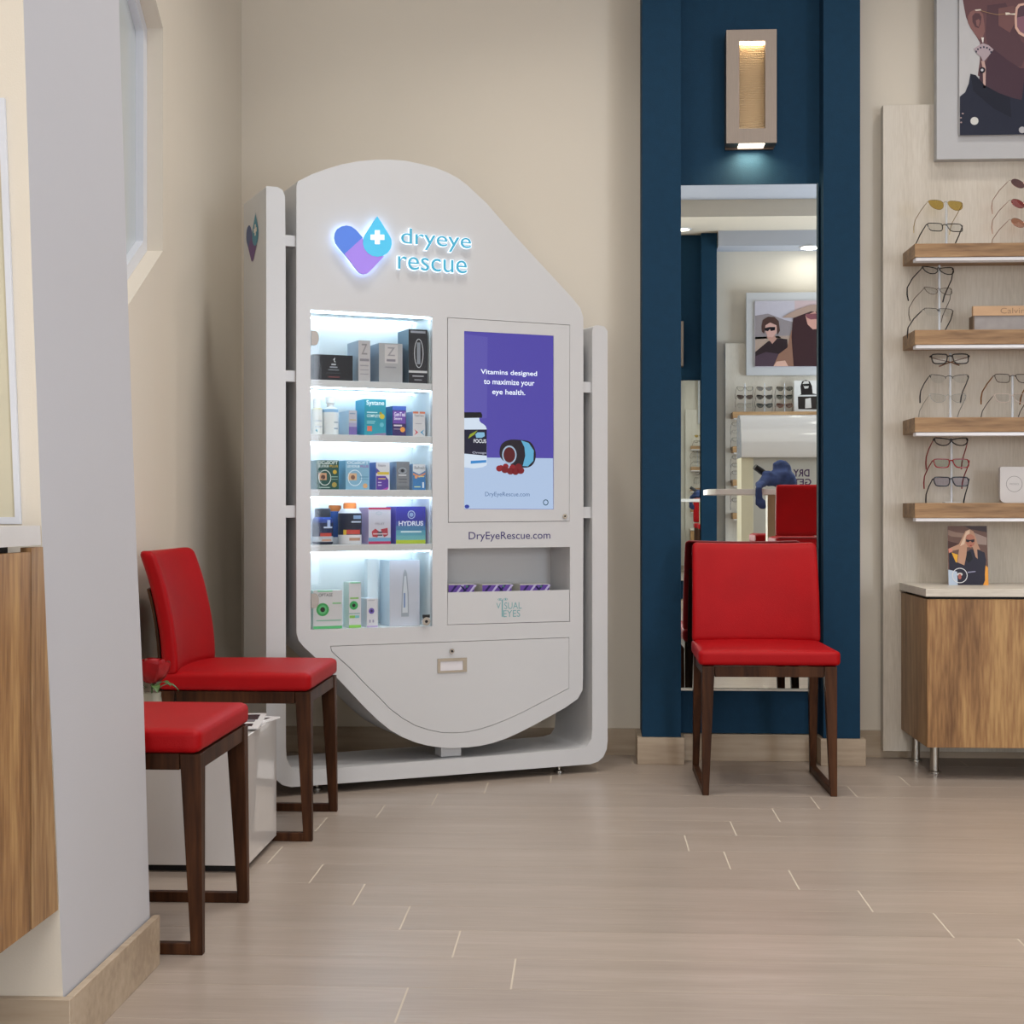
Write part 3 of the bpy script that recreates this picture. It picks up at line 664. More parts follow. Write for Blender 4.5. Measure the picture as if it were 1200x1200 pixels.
box_item('product_carton', 'small blue and white carton at the right end of the middle shelf', 'box', 483.9, 498.6, 543.9, 2, .035, .06, '3C78B0',
         [('p', [(0, 1), (1, 1), (1, .75), (.5, .6), (0, .72)], 'D0D2D6'), ('t', 'Refresh', .12, .92, .8, .92, '6C7078'), ('p', [(0, .66), (.5, .56), (1, .68), (1, .6), (.5, .48), (0, .58)], 'D8906C'), ('o', .25, .5, .12, 'E0A070'), (.45, .9, .5, .54, 'D8D49C'), (.1, .6, .1, .14, 'C8D8A8'), (.74, .88, .08, .3, 'E0E8F0')], 'A8C8E8')
# shelf 4
bottle_item('supplement_bottle', 'dark navy supplement bottle with a dark lid at the left of the fourth shelf', 366.2, 389.8, 606.2, 3, .05,
            [(.9, 0), (1, .04), (1, .1), (1, .3), (1, .8), (.92, .93), (.78, 1)], ['14203A', '14203A', 'B8C0CC', '1E2C50', '2C4490', '2850B0', '2850B0'],
            ([(.74, 1.002), (.76, 1.03), (.76, 1.3), (.7, 1.33)], '3C4656'), [(-30, 40, .3, .42, 'C84C44'), (-20, 40, .12, .2, 'C8A08C'), (-10, 50, .6, .66, 'C4D4F0'), (10, 30, .66, .9, 'AFC4EE')])
bottle_item('supplement_bottle', 'rear supplement bottle with a flat orange lid on the fourth shelf', 383.5, 401.5, 598, 3, .125,
            [(.95, 0), (1, .05), (1, .2), (1, .8), (.8, .97)], ['E4E8EE', 'E4E8EE', '2C60B0', '2C60B0', 'E4E8EE'],
            ([(.76, .975), (.8, 1), (.8, 1.12), (.75, 1.15)], 'E88C48'), [(10, 60, .26, .4, 'E8C878')])
bottle_item('supplement_bottle', 'white supplement bottle with an orange lid and navy label on the fourth shelf', 396.6, 423.2, 595.5, 3, .06,
            [(.94, 0), (1, .03), (1, .26), (1, .82), (1, .86), (.78, .98)], ['E0E0E4', 'E0E0E4', '20283E', '20283E', 'DADEE8', 'E8E8EE'],
            ([(.52, .985), (.56, 1.0), (.56, 1.13), (.5, 1.15)], 'E8884A'), [(-40, 40, .28, .4, 'C8504A'), (-50, -34, .26, .4, 'D8B840'), (-10, 50, .6, .64, 'C8D4E8'), (0, 50, .7, .8, '8CA8D0'), (-20, 40, .1, .18, 'B8907C')])
box_item('product_carton', 'white carton with crimson edges and red berries on the fourth shelf', 'box', 431.9, 457.8, 594.6, 3, .035, .10, 'C6C4D0',
         [(0, 1, .94, 1, 'B03858'), (0, 1, 0, .07, 'B02C58'), (0, 1, .07, .17, '6C9CC0'), ('r', .46, .84, .13, .04, '6C9CA8', .001), ('t', 'FRUIT', .3, .72, .52, .58, '8C8C98'), ('p', [(.14, .34), (.18, .2), (.4, .18), (.48, .34), (.3, .42)], 'B03C48'), ('p', [(.55, .4), (.86, .44), (.88, .24), (.7, .18), (.6, .3)], 'A83848'), (.4, .62, .22, .34, '4C4858'), (.2, .84, .26, .29, 'D8C0C4')], 'C8B4DC')
box_item('product_carton', 'indigo to teal carton with a lime base at the right of the fourth shelf', 'box', 464, 498.6, 593.6, 3, .035, .10, '3A3A98',
         [(0, 1, 0, .1, 'A8B838'), (0, 1, .1, .22, '6CA8B0'), (0, 1, .22, .36, '5C9CB0'), (0, 1, .36, .48, '4C7CA8'), (0, 1, .48, .6, '4458A0'), ('t', 'HYDRUS', .09, .92, .48, .61, 'E0E4F4', .03), ('r', .52, .78, .13, .115, 'A8B8DC', .003), ('o', .52, .78, .07, '8CA4D0'), (.16, .86, .3, .34, 'CCE0E8')], '6C68C8')
# shelf 5
GR = [(0, 1, 0, .07, '58B070')]
box_item('product_carton', 'white carton with a large green eye at the bottom left of the cabinet', 'box', 367.2, 401, 691.8, 4, .03, .05, 'CFCCCE',
         GR+[('o', .32, .5, .22, '3C9C54'), ('o', .32, .5, .15, '62B878'), ('o', .32, .5, .085, '26201E'), ('t', 'OPTASE', .18, .66, .84, .92, '5C6064'), (.1, .96, .2, .23, '8CB8A0'), (.66, .96, .64, .68, '8CC08C'), (.14, .66, .96, 1, '8CCCA4')], 'DCEEE8')
box_item('product_carton', 'slim upright white carton with a green eye beside the large green-eye carton', 'box', 408.9, 423.1, 682.2, 4, .035, .06, 'D0CED2',
         [(0, 1, 0, .06, '88C458'), ('o', .4, .49, .35, '3FA05C'), ('o', .4, .49, .14, '1E1C1C'), (.1, .8, .63, .665, '8CBC68'), (0, .9, .3, .32, '7CA8A0'), (.05, .5, .21, .27, '84BC58'), (.5, .85, .21, .27, '7CB8C0'), (.1, .95, .97, 1, '8CCCA4')], 'DCEAE4')
box_item('product_carton', 'tall plain white carton standing behind the purple-eye carton', 'box', 430.6, 442.9, 655.4, 4, .12, .03, 'E8F0F4', [(.4, .6, .25, .28, 'B8CCD8')])
box_item('product_carton', 'small white carton with a purple eye on the bottom shelf', 'box', 430, 442.8, 701.6, 4, .035, .07, 'D2D0D6',
         [(0, 1, 0, .05, 'B4A0CC'), ('o', .42, .57, .26, '6C58A8'), ('o', .42, .57, .1, '2C2048'), (.2, .34, .16, .26, '9C94B0'), (.5, .64, .16, .26, '9C94B0'), (.1, .7, .93, .95, 'A8A4B0')], 'E4E6F0')
box_item('product_carton', 'large white carton picturing a silver pen device at the bottom right', 'box', 456.6, 491.8, 656.6, 4, .04, .10, 'BEC0CC',
         [('p', [(.38, .14), (.64, .14), (.63, .5), (.58, .8), (.51, .87), (.45, .8), (.4, .5)], '9CA2AC'), ('p', [(.42, .2), (.6, .2), (.59, .5), (.54, .76), (.49, .76), (.44, .5)], 'C8CCD4'), (.46, .52, .28, .5, '7C90B8')], 'D8E8F4')
# three purple cartons in the niche
for i_, (xa, xb) in enumerate(((524.9, 555.4), (565.2, 599.5), (609.5, 643.5))):
    u_a = K(xa, 684.5, .05)[0]+(.002 if i_ == 0 else 0)
    z0 = nb+.0008; a, b = K(xa, 684.3, .05), K(xb, 684.3, .05); W_ = b[0]-u_a; Hh = a[1]-z0-.002
    m = MB(); m.box(0, W_, 0, .07, 0, Hh, ink('D8D8D0')); m.quad(0, W_, 0, Hh-.002, -.0003, ink('6C4CA4'))
    n_ = 4
    for j in range(n_):
        x_ = W_*(j+.1)/n_
        m.flat([(x_, Hh-.03), (x_+.008, Hh-.03), (x_+.032, Hh-.003), (x_+.022, Hh-.003)], -.0006, ink('C8C0E4' if j % 2 else '2E2260'))
    m.flat([(x_-.03, Hh-.006), (x_-.022, Hh-.006), (x_-.006, Hh-.024), (x_-.014, Hh-.024)], -.0007, ink('221C50'))
    m.disc(W_*.72, Hh-.008, .004, -.0009, ink('4C7C6C'), .0005)
    o = m.build('sample_carton', smooth=0, loc=kq(u_a, .05, z0)); o.rotation_euler = (0, 0, KA)
    tag(o, ['purple and white patterned carton at the left end of the kiosk niche', 'middle purple and white patterned carton above the niche front lettering', 'purple and white patterned carton nearest the right side of the kiosk niche'][i_], 'box', 'purple cartons in the kiosk niche')

# ================================================================== RED CHAIRS
def make_chair(name, label, group):
    t = empty(name); tag(t, label, 'chair', group)
    def sf(x, y, z):
        k = 1-.0*y
        bul = .006*(1-(x/.23)**2)*(1-(y/.23)**2) if z > .44 else 0
        wr = .0012*math.sin(x*70+y*20)*math.cos(y*60) if z > .42 and y < -.2 else 0
        return (x*(1-.03*(y+.23)/.46), y+wr, z+bul)
    MB().rbox(-.2285, .2285, -.232, .20, .417, .468, .016, RED, 16, sf).build('seat', t, smooth=60)
    def bf(x, y, z):
        s = (z-.46)/.34
        return (x*(1-.022*s), y+.068*s*s+.028*(x/.22)**2*-1+.02, z+.004*(x/.22)**2*(1 if z > .7 else 0))
    MB().rbox(-.222, .222, .148, .194, .458, .803, .018, RED, 18, bf).build('backrest', t, smooth=60)
    def bp(x, y, z):
        s = (z-.46)/.34
        return (x*(1-.022*s), y+.068*s*s+.028*(x/.22)**2*-1+.02, z)
    MB().rbox(-.205, .205, .1955, .2065, .40, .70, .004, LEGW, 12, bp).build('back_panel', t, smooth=60)
    for sx in (-1, 1):
        xo = .2155*sx; m = MB()
        m.hexa([(xo-.021*sx if sx > 0 else xo, -.235, .0), (xo if sx > 0 else xo+.021, -.235, .0), (xo if sx > 0 else xo+.021, -.211, .0), (xo-.021 if sx > 0 else xo, -.211, .0)],
               [(xo-.040 if sx > 0 else xo, -.231, .416), (xo if sx > 0 else xo+.040, -.231, .416), (xo if sx > 0 else xo+.040, -.187, .416), (xo-.040 if sx > 0 else xo, -.187, .416)], LEGW)
        m.build('leg', t, bevel=.0015)
        m = MB()
        m.hexa([(xo-.021 if sx > 0 else xo, .212, .0), (xo if sx > 0 else xo+.021, .212, .0), (xo if sx > 0 else xo+.021, .235, .0), (xo-.021 if sx > 0 else xo, .235, .0)],
               [(xo-.034 if sx > 0 else xo, .150, .416), (xo if sx > 0 else xo+.034, .150, .416), (xo if sx > 0 else xo+.034, .190, .416), (xo-.034 if sx > 0 else xo, .190, .416)], LEGW)
        m.build('leg', t, bevel=.0015)
        x_a, x_b = sorted((xo, xo-.021*sx))
        MB().box(x_a+.0005, x_b-.0005, -.2105, .2115, .0, .024, LEGW).build('runner', t, bevel=.0015)
        x_a, x_b = sorted((xo-.004*sx, xo-.024*sx))
        MB().box(x_a, x_b, -.186, .149, .382, .416, LEGW).build('side_rail', t, bevel=.0015)
    MB().box(-.175, .175, -.228, -.208, .382, .416, LEGW).build('front_rail', t, bevel=.0015)
    MB().box(-.181, .181, .165, .183, .382, .416, LEGW).build('rear_rail', t, bevel=.0015)
    return t
CG = 'red leather chairs with dark wood sled legs'
a, b = floor_at(825, 932), floor_at(979.5, 934)
ch = make_chair('leather_chair', 'red leather chair standing in front of the tall mirror', CG)
ch.location = ((a[0]+b[0])/2, (a[1]+b[1])/2+.235, 0)
a, b = floor_at(366, 985), floor_at(398, 951)
c2 = copy_thing(ch, ((a[0]+b[0])/2-.238, (a[1]+b[1])/2, 0), R(90), 'red leather chair beside the kiosk with its backrest in view', CG)
a, b = floor_at(245, 1117), floor_at(289, 1058)
c1 = copy_thing(ch, ((a[0]+b[0])/2-.238, (a[1]+b[1])/2, 0), R(90), 'red leather chair half hidden by the wall pier, only its seat front showing', CG)

# ================================================================== WHITE SIDE TABLE, ROSE, MAGAZINES
TY0, TY1, TX1, TZ = 3.745, 4.10, -.865, .348
tb = empty('side_table', ((XL+TX1)/2, (TY0+TY1)/2, 0)); tag(tb, 'high-gloss white box side table between the two left chairs', 'side table')
hx = (TX1-XL-.04)/2+.01; hy = (TY1-TY0)/2; ox = (XL+TX1)/2
MB().box(XL+.03-ox, TX1-ox, -hy, hy, .018, TZ, GLOSSW).build('body', tb, bevel=.002)
MB().box(XL+.045-ox, TX1-.02-ox, -hy+.02, hy-.02, 0, .0175, DARK).build('plinth', tb)
mg = MB(); pa, pb = ink('E8E8EA', .2), ink('3A3438', .2)
mg.box(-.11, .11, -.14, .14, 0, .004, ink('F0F0F2', .2)); mg.quad(-.11, .11, 0, .004, -.1402, pa)
M_ = Matrix.Rotation(R(90), 4, 'X')
for (x_, y_, w2, h2, c_) in ((.03, -.09, .12, .05, '2E2A2E'), (.05, -.01, .08, .05, '8A8890'), (-.05, .07, .08, .08, 'C8B8B0'), (.07, .06, .05, .10, '4A4448'), (-.04, -.02, .05, .05, '7C5A50')):
    mg.add([(x_-w2/2, y_-h2/2, .0042), (x_+w2/2, y_-h2/2, .0042), (x_+w2/2, y_+h2/2, .0042), (x_-w2/2, y_+h2/2, .0042)], [(0, 1, 2, 3)], ink(c_, .2))
mo = mg.build('magazine', smooth=0, loc=(-.985, 3.955, TZ+.0006)); mo.rotation_euler = (0, 0, R(-12)); tag(mo, 'bottom magazine of the pile on the white side table', 'magazine', 'magazines on the white side table')
m2 = mo.copy(); COL.objects.link(m2); m2.location = (-.982, 3.95, TZ+.0056); m2.rotation_euler = (0, 0, R(8)); m2['label'] = 'top magazine of the pile on the white side table'
# vase with rose
vx, vy = -1.135, 3.82
vs_ = empty('flower_vase', (vx, vy, TZ+.0006)); tag(vs_, 'small glass vase holding red roses between the two left chairs', 'vase of flowers')
MB().lathe([(.028, 0), (.03, .005), (.03, .07), (.026, .09), (.027, .1)], mat('vase_glass', 'C8C8B8', .1, alpha=.6, coat=.6), n=24).build('glass_jar', vs_)
def rose(cx, cy, cz, s):
    m = MB(); PET = mat('rose_red', 'A80E18', .5, var=.15, scale=60)
    random.seed(int(cx*1000)+5)
    for ring, (np_, rad, lo, hi) in enumerate(((3, .008, -40, 62), (4, .014, -60, 52), (5, .020, -75, 40), (6, .026, -80, 22))):
        for i in range(np_):
            q = 2*math.pi*i/np_+ring*.55; vs = []; n = 6; hw_ = 2*math.pi/np_*.62
            for a_ in range(n+1):
                for b_ in range(n+1):
                    uu = (a_/n-.5)*2; vv = b_/n; el = R(lo+(hi-lo)*vv*(1-.10*uu*uu)); az = q+uu*hw_*(.55+.45*math.sin(math.pi*min(1, vv+.25)*.75))
                    rr = rad*(1+.22*vv**5)+.0012*uu*uu
                    vs.append((cx+rr*math.cos(el)*math.cos(az)*s, cy+rr*math.cos(el)*math.sin(az)*s, cz+(rr*math.sin(el)+(.004 if ring < 2 else 0))*s))
            m.add(vs, [(i2*(n+1)+j, (i2+1)*(n+1)+j, (i2+1)*(n+1)+j+1, i2*(n+1)+j+1) for i2 in range(n) for j in range(n)], PET)
    return m
for (cx, cy, cz, s_) in ((.004, .0, .162, 1.5), (-.075, .02, .15, 1.2)):
    f_ = rose(cx, cy, cz, s_).build('rose_bloom', vs_, smooth=80)
    MB().tube([(cx*.15, cy*.15, .01), (cx*.5, cy*.5, .08), (cx, cy, cz-.01)], .0022, mat('stem_green', '3C5A2C', .5), 8).build('stem', f_)
lf = MB(); LEAF = mat('leaf_green', '4A6A3A', .45, var=.2, scale=40)
for (ax_, ang, tl) in ((.03, -20, 25), (.03, 200, 20), (.03, 80, 30), (.05, -60, 5), (.055, 10, 0)):
    q = R(ang); n = 6; vs = []
    for i in range(n+1):
        t_ = i/n; w2 = .013*math.sin(math.pi*min(1, t_*.95+.03)); r_ = ax_*.4+t_*.05; z_ = .11+.02*math.sin(t_*2.6)-.02*t_*(1-tl/30)
        for sd in (-1, 0, 1):
            vs.append((r_*math.cos(q)-sd*w2*math.sin(q), r_*math.sin(q)+sd*w2*math.cos(q), z_+.003*abs(sd)))
    lf.add(vs, [(3*i+j, 3*i+3+j, 3*i+4+j, 3*i+1+j) for i in range(n) for j in range(2)], LEAF)
lf.build('leaves', vs_, smooth=80)

# ================================================================== MIRROR AND SCONCE
mx0, mx1 = rx0+.002, at(957.5, 500, YM)[0]; mz0, mz1 = at(880, 807, YM)[1], at(880, 215.8, YM)[1]
mi = empty('wall_mirror', ((mx0+mx1)/2, 5.51, mz0)); tag(mi, 'tall frameless mirror in the blue alcove behind the red chair', 'mirror')
hw = (mx1-mx0)/2
MB().box(-hw, hw, YM-5.51, YM-5.51+.006, 0, mz1-mz0, MIRROR).build('mirror_glass', mi, bevel=.002, seg=1, smooth=0)
MB().box(-hw, hw, YM-5.51+.0065, 5.529-5.51, .01, mz1-mz0-.01, DARK).build('backing', mi)
MB().box(-hw, hw, YM-5.51-.003, 5.529-5.51, -.008, -.0005, STEEL).box(hw+.0005, hw+.004, YM-5.51-.002, 5.529-5.51, 0, mz1-mz0, mat('mirror_edge', '6A7A80', .3, .6)).build('edge_channel', mi)
def make_sconce(label):
    t = empty('wall_sconce'); tag(t, label, 'wall lamp', 'metal wall lamps above the mirrors')
    # local: face towards -y, origin at bottom centre on the wall
    wv, hv = .0905, .411; s0, s1 = -.0437, .0495
    MB().plate([(-wv, .0), (wv, .0), (wv, hv), (-wv, hv)], [[(s0, .053), (s1, .053), (s1, .369), (s0, .369)]], -.085, -.078, NICKEL).box(-wv, -wv+.004, -.078, -.012, 0, hv, NICKEL).box(wv-.004, wv, -.078, -.012, 0, hv, NICKEL).box(-wv+.004, wv-.004, -.078, -.012, hv-.004, hv, NICKEL).box(-wv+.004, s0, -.078, -.012, .0, .004, NICKEL).box(s1, wv-.004, -.078, -.012, 0, .004, NICKEL).build('housing', t, bevel=.0008)
    rb = MB(); RB = mat('ribbed_diffuser', 'D6BE9C', .4, .2, var=.03)
    n = 52
    for i in range(n):
        z = .053+(.369-.053)*i/n; hh = (.369-.053)/n
        rb.add([(s0, -.052, z), (s1, -.052, z), (s1, -.056, z+hh*.5), (s0, -.056, z+hh*.5), (s1, -.052, z+hh), (s0, -.052, z+hh)], [(0, 1, 2, 3), (3, 2, 4, 5)], RB)
    rb.box(s0-.002, s0, -.078, -.05, .053, .369, NICKEL).box(s1, s1+.002, -.078, -.05, .053, .369, NICKEL)
    rb.build('ribbed_panel', t, smooth=0)
    MB().box(s0+.002, s1-.002, -.075, -.058, .3645, .3685, glow('FFE6C0', 24.0)).build('upper_lamp', t, smooth=0)
    MB().box(s0+.001, s1-.001, -.074, -.014, -.002, .002, glow('FFF0D8', 6.0)).build('lower_lamp', t, smooth=0)
    MB().box(-wv+.002, wv-.002, -.012, -.0005, -.006, hv, mat('sconce_back', '5C5048', .5, .5)).build('back_plate', t, bevel=.001)
    return t
sx_, sz_ = at(880.5, 168, 5.45)
s1_ = make_sconce('brushed metal wall lamp with a glowing ribbed slot above the tall mirror'); s1_.location = (sx_, 5.53, sz_)

# ================================================================== DISPLAY WALL ON THE RIGHT
PX0, PY = 1.085, 5.58
pz1 = at(1035, 123, PY)[1]
pn = MB().box(PX0, 3.2, PY, YB-.0155, .03, pz1, PANEL); o = pn.build('laminate_wall_board', bevel=.0015); tag(o, 'tall pale laminate panel behind the eyewear shelves', 'panel')
SH = [(1.868, 1.820), (1.561, 1.509), (1.250, 1.198), (.946, .893)]
SX0, SY0, SX1 = 1.157, 5.375, 2.9
def make_shelf(label, zt_, zb_, x0, x1, y0, y1, grp):
    t = empty('wall_shelf', ((x0+x1)/2, y1, zb_)); tag(t, label, 'shelf', grp)
    MB().box(x0-(x0+x1)/2, x1-(x0+x1)/2, y0-y1, -.0006, 0, zt_-zb_, SHELFW).build('board', t, bevel=.001)
    h = (x1-x0)/2
    MB().box(-h+.004, h-.004, y0-y1+.004, y0-y1+.05, -.013, -.0008, ALU).build('light_strip', t, bevel=.001)
    return t
SN = ['walnut shelf carrying gold-tinted and rose sunglasses, highest on the display wall', 'walnut shelf carrying the light wood sign block', 'walnut shelf below the sign block shelf carrying clear-lens glasses only', 'walnut shelf carrying the white plaque, lowest on the display wall']
for (a_, b_), l_ in zip(SH, SN): make_shelf(l_, a_, b_, SX0, SX1, SY0, PY, 'walnut eyewear shelves on the display wall')
# base cabinet
CX0, CY0 = 1.1446, 5.148
cb = empty('base_cabinet', (2.0, 5.36, 0)); tag(cb, 'low walnut cabinet on metal legs with a pale top, under the eyewear shelves', 'cabinet')
MB().box(CX0-2.0, 1.2, CY0-5.36, 5.579-5.36, .626, .653, COUNTER).build('countertop', cb, bevel=.001)
MB().box(CX0+.006-2.0, 1.19, CY0+.024-5.36, 5.578-5.36, .112, .617, CABW).box(CX0+.02-2.0, 1.17, CY0+.03-5.36, 5.56-5.36, .617, .626, DARK).build('carcass', cb, bevel=.001)
dv = MB().box(CX0+.006-2.0, -.04, CY0+.004-5.36, CY0+.0235-5.36, .112, .617, CABW2); dv.build('door', cb, bevel=.001)
MB().box(-.037, 1.19, CY0+.004-5.36, CY0+.0235-5.36, .112, .617, CABW2).build('door', cb, bevel=.001)
lg1, lg2 = floor_at(1095, 905.5), floor_at(1073, 891.5)
for lx_, ly_ in (lg1, lg2, (lg1[0]+1.0, lg1[1]), (lg2[0]+1.0, lg2[1])):
    MB().lathe([(.022, 0), (.022, .006), (.0155, .008), (.0155, .1115)], STEEL, (lx_-2.0, ly_-5.36, 0), 24).build('leg', cb)

# ------------------------------------------------------------------ eyewear
def rim_shape(kind, w, h):
    if kind == 'round': return ell(0, 0, w/2, h/2, 22)
    if kind == 'rect': b = [(-.95, .75), (-.5, 1), (.4, 1), (.92, .9), (1, .4), (.85, -.5), (.55, -.95), (-.1, -1), (-.7, -.9), (-.92, -.4)]
    elif kind == 'aviator': b = [(-.95, .8), (0, 1), (.8, .85), (1, .3), (.8, -.5), (.3, -1), (-.3, -.95), (-.8, -.5), (-1, .2)]
    else: b = [(-1, .95), (-.3, .95), (.5, .75), (.95, .4), (.9, -.2), (.4, -.9), (-.3, -1), (-.8, -.5), (-1, .2)]   # cat-eye, outer side negative
    return catmull([(x*w/2, z*h/2) for x, z in b], 3)
def make_glasses(label, group, kind='rect', w=.135, lens_h=.036, fc='17181A', tc=None, tint=None, rim=.0018, tr=.0021, tilt=30, spread=.004, fold=False, metal=0, rimless=False, size_l=.056):
    t = empty('eyeglasses'); tag(t, label, 'eyeglasses', group)
    RX = Matrix.Rotation(R(-tilt), 4, 'X')
    fm = mat('frame_'+fc+('m' if metal else ''), fc, .25, metal, var=.1, scale=200)
    tm = mat('temple_'+(tc or fc), tc or fc, .3, metal if not tc else 0, var=.2, scale=120)
    gp = w/2-size_l/2-.003
    f = MB(); ln = []
    for s in (-1, 1):
        sh = rim_shape(kind, size_l, lens_h)
        sh = [(s*-x if kind != 'cat' and kind != 'rect' else (x if s < 0 else -x), z) for x, z in sh]
        pts = [(s*gp+x, .0, z) for x, z in sh]
        if rimless:
            pts2 = [p for p in pts if p[2] > 0]; pts2.sort(key=lambda p: p[0]); f.tube(pts2, rim, fm, 6, RX)
        else: f.tube(pts, rim, fm, 6, RX, closed=True)
        ln.append(pts)
    br = gp-size_l/2
    f.tube([(-br-.001, -.0005, lens_h*.18), (-br*.4, -.003, lens_h*.3), (br*.4, -.003, lens_h*.3), (br+.001, -.0005, lens_h*.18)], rim*1.1, fm, 6, RX)
    for s in (-1, 1):
        f.tube([(s*(w/2-.006), 0, lens_h*.3), (s*w/2, .001, lens_h*.32), (s*(w/2+.0015), .006, lens_h*.3)], rim*1.1, fm, 6, RX)
    f.build('rims', t)
    gm = LENS if tint is None else glassmat('tint_'+tint, tint, .08) if 'tint_'+tint not in MATS else MATS['tint_'+tint]
    for pts in ln:
        c = Vector((sum(p[0] for p in pts)/len(pts), 0, sum(p[2] for p in pts)/len(pts)))
        p2 = [((p[0]-c.x)*.97+c.x, (p[2]-c.z)*.97+c.z) for p in pts]
        MB().plate(p2, [], -.0006, .0006, gm, RX).build('lens', t)
    for s in (-1, 1):
        x0 = s*(w/2+.0015)
        if fold: P = [(x0, .007, lens_h*.3), (x0-s*.03, .014, .004), (x0-s*.075, .016+.004*s, -.008), (x0-s*.105, .017+.004*s, -.02)]
        else: P = [(x0, .0075, lens_h*.3), (x0+s*spread, .05, lens_h*.3-.001), (x0+s*spread*1.2, .095, lens_h*.3-.004), (x0+s*spread*.8, .118, lens_h*.3-.016), (x0+s*spread*.4, .132, lens_h*.3-.034)]
        MB().tube([(p[0], p[1], p[2]) for p in P], [tr*.9, tr, tr, tr*1.3, tr*1.2][:len(P)], tm, 6, RX).build('temple', t)
    return t
EG = 'eyeglasses on the display shelves'
def put_glasses(px, py, Y, yaw, **kw):
    g_ = make_glasses(**kw); x, z = at(px, py, Y); g_.location = (x, Y, z); g_.rotation_euler = (0, 0, R(-yaw)); return g_
def stand(px, zbase, ztop, Y, label, grp='acrylic eyewear stands', xx=None):
    x = at(px, 500, Y)[0] if xx is None else xx
    t = empty('eyewear_stand', (x, Y, zbase+.0006)); tag(t, label, 'display stand', grp)
    MB().box(-.028, .028, -.022, .022, 0, .003, ACRYL).build('foot_plate', t, bevel=.001)
    MB().tube([(0, 0, .003), (0, 0, ztop-zbase)], .0042, ACRYL, 10).build('rod', t)
    return t
GY = 5.425
L = dict(group=EG)
W5 = .137
# shelf 1, left group
put_glasses(1108.8, 240.5, GY, -16, label='rimless sunglasses with pale gold lenses on the highest shelf', kind='aviator', tint='D8BE6A', fc='B09A6A', metal=1, rim=.0008, tr=.0011, lens_h=.044, w=W5, **L)
put_glasses(1107.8, 266.5, GY, -12, label='black rectangular glasses below the gold-tinted sunglasses', kind='rect', fc='1C1C1E', lens_h=.038, w=W5, rim=.0017, tilt=34, **L)
for y_, ti, lb in ((216, '6A3E44', 'round sunglasses with dark plum lenses, topmost of the round three'), (239.5, 'B05C60', 'round sunglasses with rose lenses between the plum and the beige pair'), (262, 'D0A08C', 'round sunglasses with pale beige-pink lenses, lowest of the round three')):
    put_glasses(1203.5, y_, GY, -22, label=lb, kind='round', tint=ti, fc='B08A78', metal=1, rim=.0007, tr=.0012, lens_h=.048, size_l=.053, w=W5, spread=.012, tilt=36, **L)
# shelf 2
put_glasses(1100.3, 317, GY, -18, label='black cat-eye glasses directly under the highest shelf', kind='cat', fc='141416', w=.126, lens_h=.036, tilt=38, spread=.014, **L)
put_glasses(1100.3, 341, GY, -18, label='thin brown cat-eye glasses between black cat-eye and half-rim pairs', kind='cat', fc='54483E', w=.112, lens_h=.036, rim=.001, tr=.0013, tilt=38, spread=.014, size_l=.048, **L)
put_glasses(1100.6, 366, GY, -18, label='half-rim dark glasses standing just above the second shelf', kind='rect', fc='26262A', w=.122, lens_h=.036, rimless=True, rim=.001, tilt=34, spread=.012, **L)
# shelf 3
put_glasses(1113.4, 420.6, GY, 0, label='black glasses with folded brown temples under the second shelf', kind='rect', fc='1A1A1C', tc='6A4020', w=W5, lens_h=.036, rim=.0024, fold=True, tilt=16, **L)
put_glasses(1112.6, 444, GY, -4, label='dark metal browline glasses in the middle of a stand of three', kind='cat', fc='2C2C30', w=.142, lens_h=.036, rimless=True, rim=.0012, tilt=26, **L)
put_glasses(1111.4, 466.5, GY, -8, label='transparent grey glasses just above the third shelf', kind='cat', fc='9A9A96', w=.136, lens_h=.038, rim=.0009, tr=.0012, **L)
put_glasses(1187.5, 443.5, GY, -10, label='black glasses with amber tortoise temples above the transparent pink pair', kind='rect', fc='3A2A22', tc='8A5A28', w=.142, lens_h=.036, rim=.0014, tr=.0022, **L)
put_glasses(1186, 466.5, GY, -10, label='transparent pink glasses with dark temples under the tortoise pair', kind='rect', fc='C8B4AC', tc='3A3434', w=.132, lens_h=.036, rim=.001, tr=.0014, **L)
# shelf 4
put_glasses(1114.8, 517.6, GY, -3, label='black round-eye glasses with red temples under the third shelf', kind='cat', fc='1E1C20', tc='8A3030', w=.122, lens_h=.034, rim=.0022, tilt=36, **L)
put_glasses(1115, 543, GY, -4, label='red-framed glasses between a black and a blue pair', kind='rect', fc='8C2028', w=.132, lens_h=.036, rim=.0022, tint='E4F0EA', tilt=32, **L)
put_glasses(1114.8, 564.5, GY, 0, label='dark navy glasses just above the lowest shelf', kind='rect', fc='1E2430', w=.128, lens_h=.038, rim=.0022, tint='E2E2F4', tilt=32, **L)
SYr = GY+.020
stand(1100.8, SH[1][0], at(1100, 311, SYr)[1], SYr, 'clear rod stand on the second shelf left of the sign block')
stand(1113.6, SH[2][0], at(1113, 414, SYr)[1], SYr, 'clear rod stand holding three pairs on the third shelf')
stand(1186.5, SH[2][0], at(1186, 440, SYr)[1], SYr, 'clear rod stand holding two pairs on the third shelf')
stand(1115, SH[3][0], at(1115, 514, SYr)[1], SYr, 'clear rod stand on the lowest shelf beside the white plaque')
stand(1109, SH[0][0], at(1109, 236, SYr)[1], SYr, 'clear rod stand behind the gold-tinted sunglasses on the highest shelf')
stand(1204, SH[0][0], at(1204, 211, SYr)[1], SYr, 'clear rod stand behind the round sunglasses on the highest shelf')
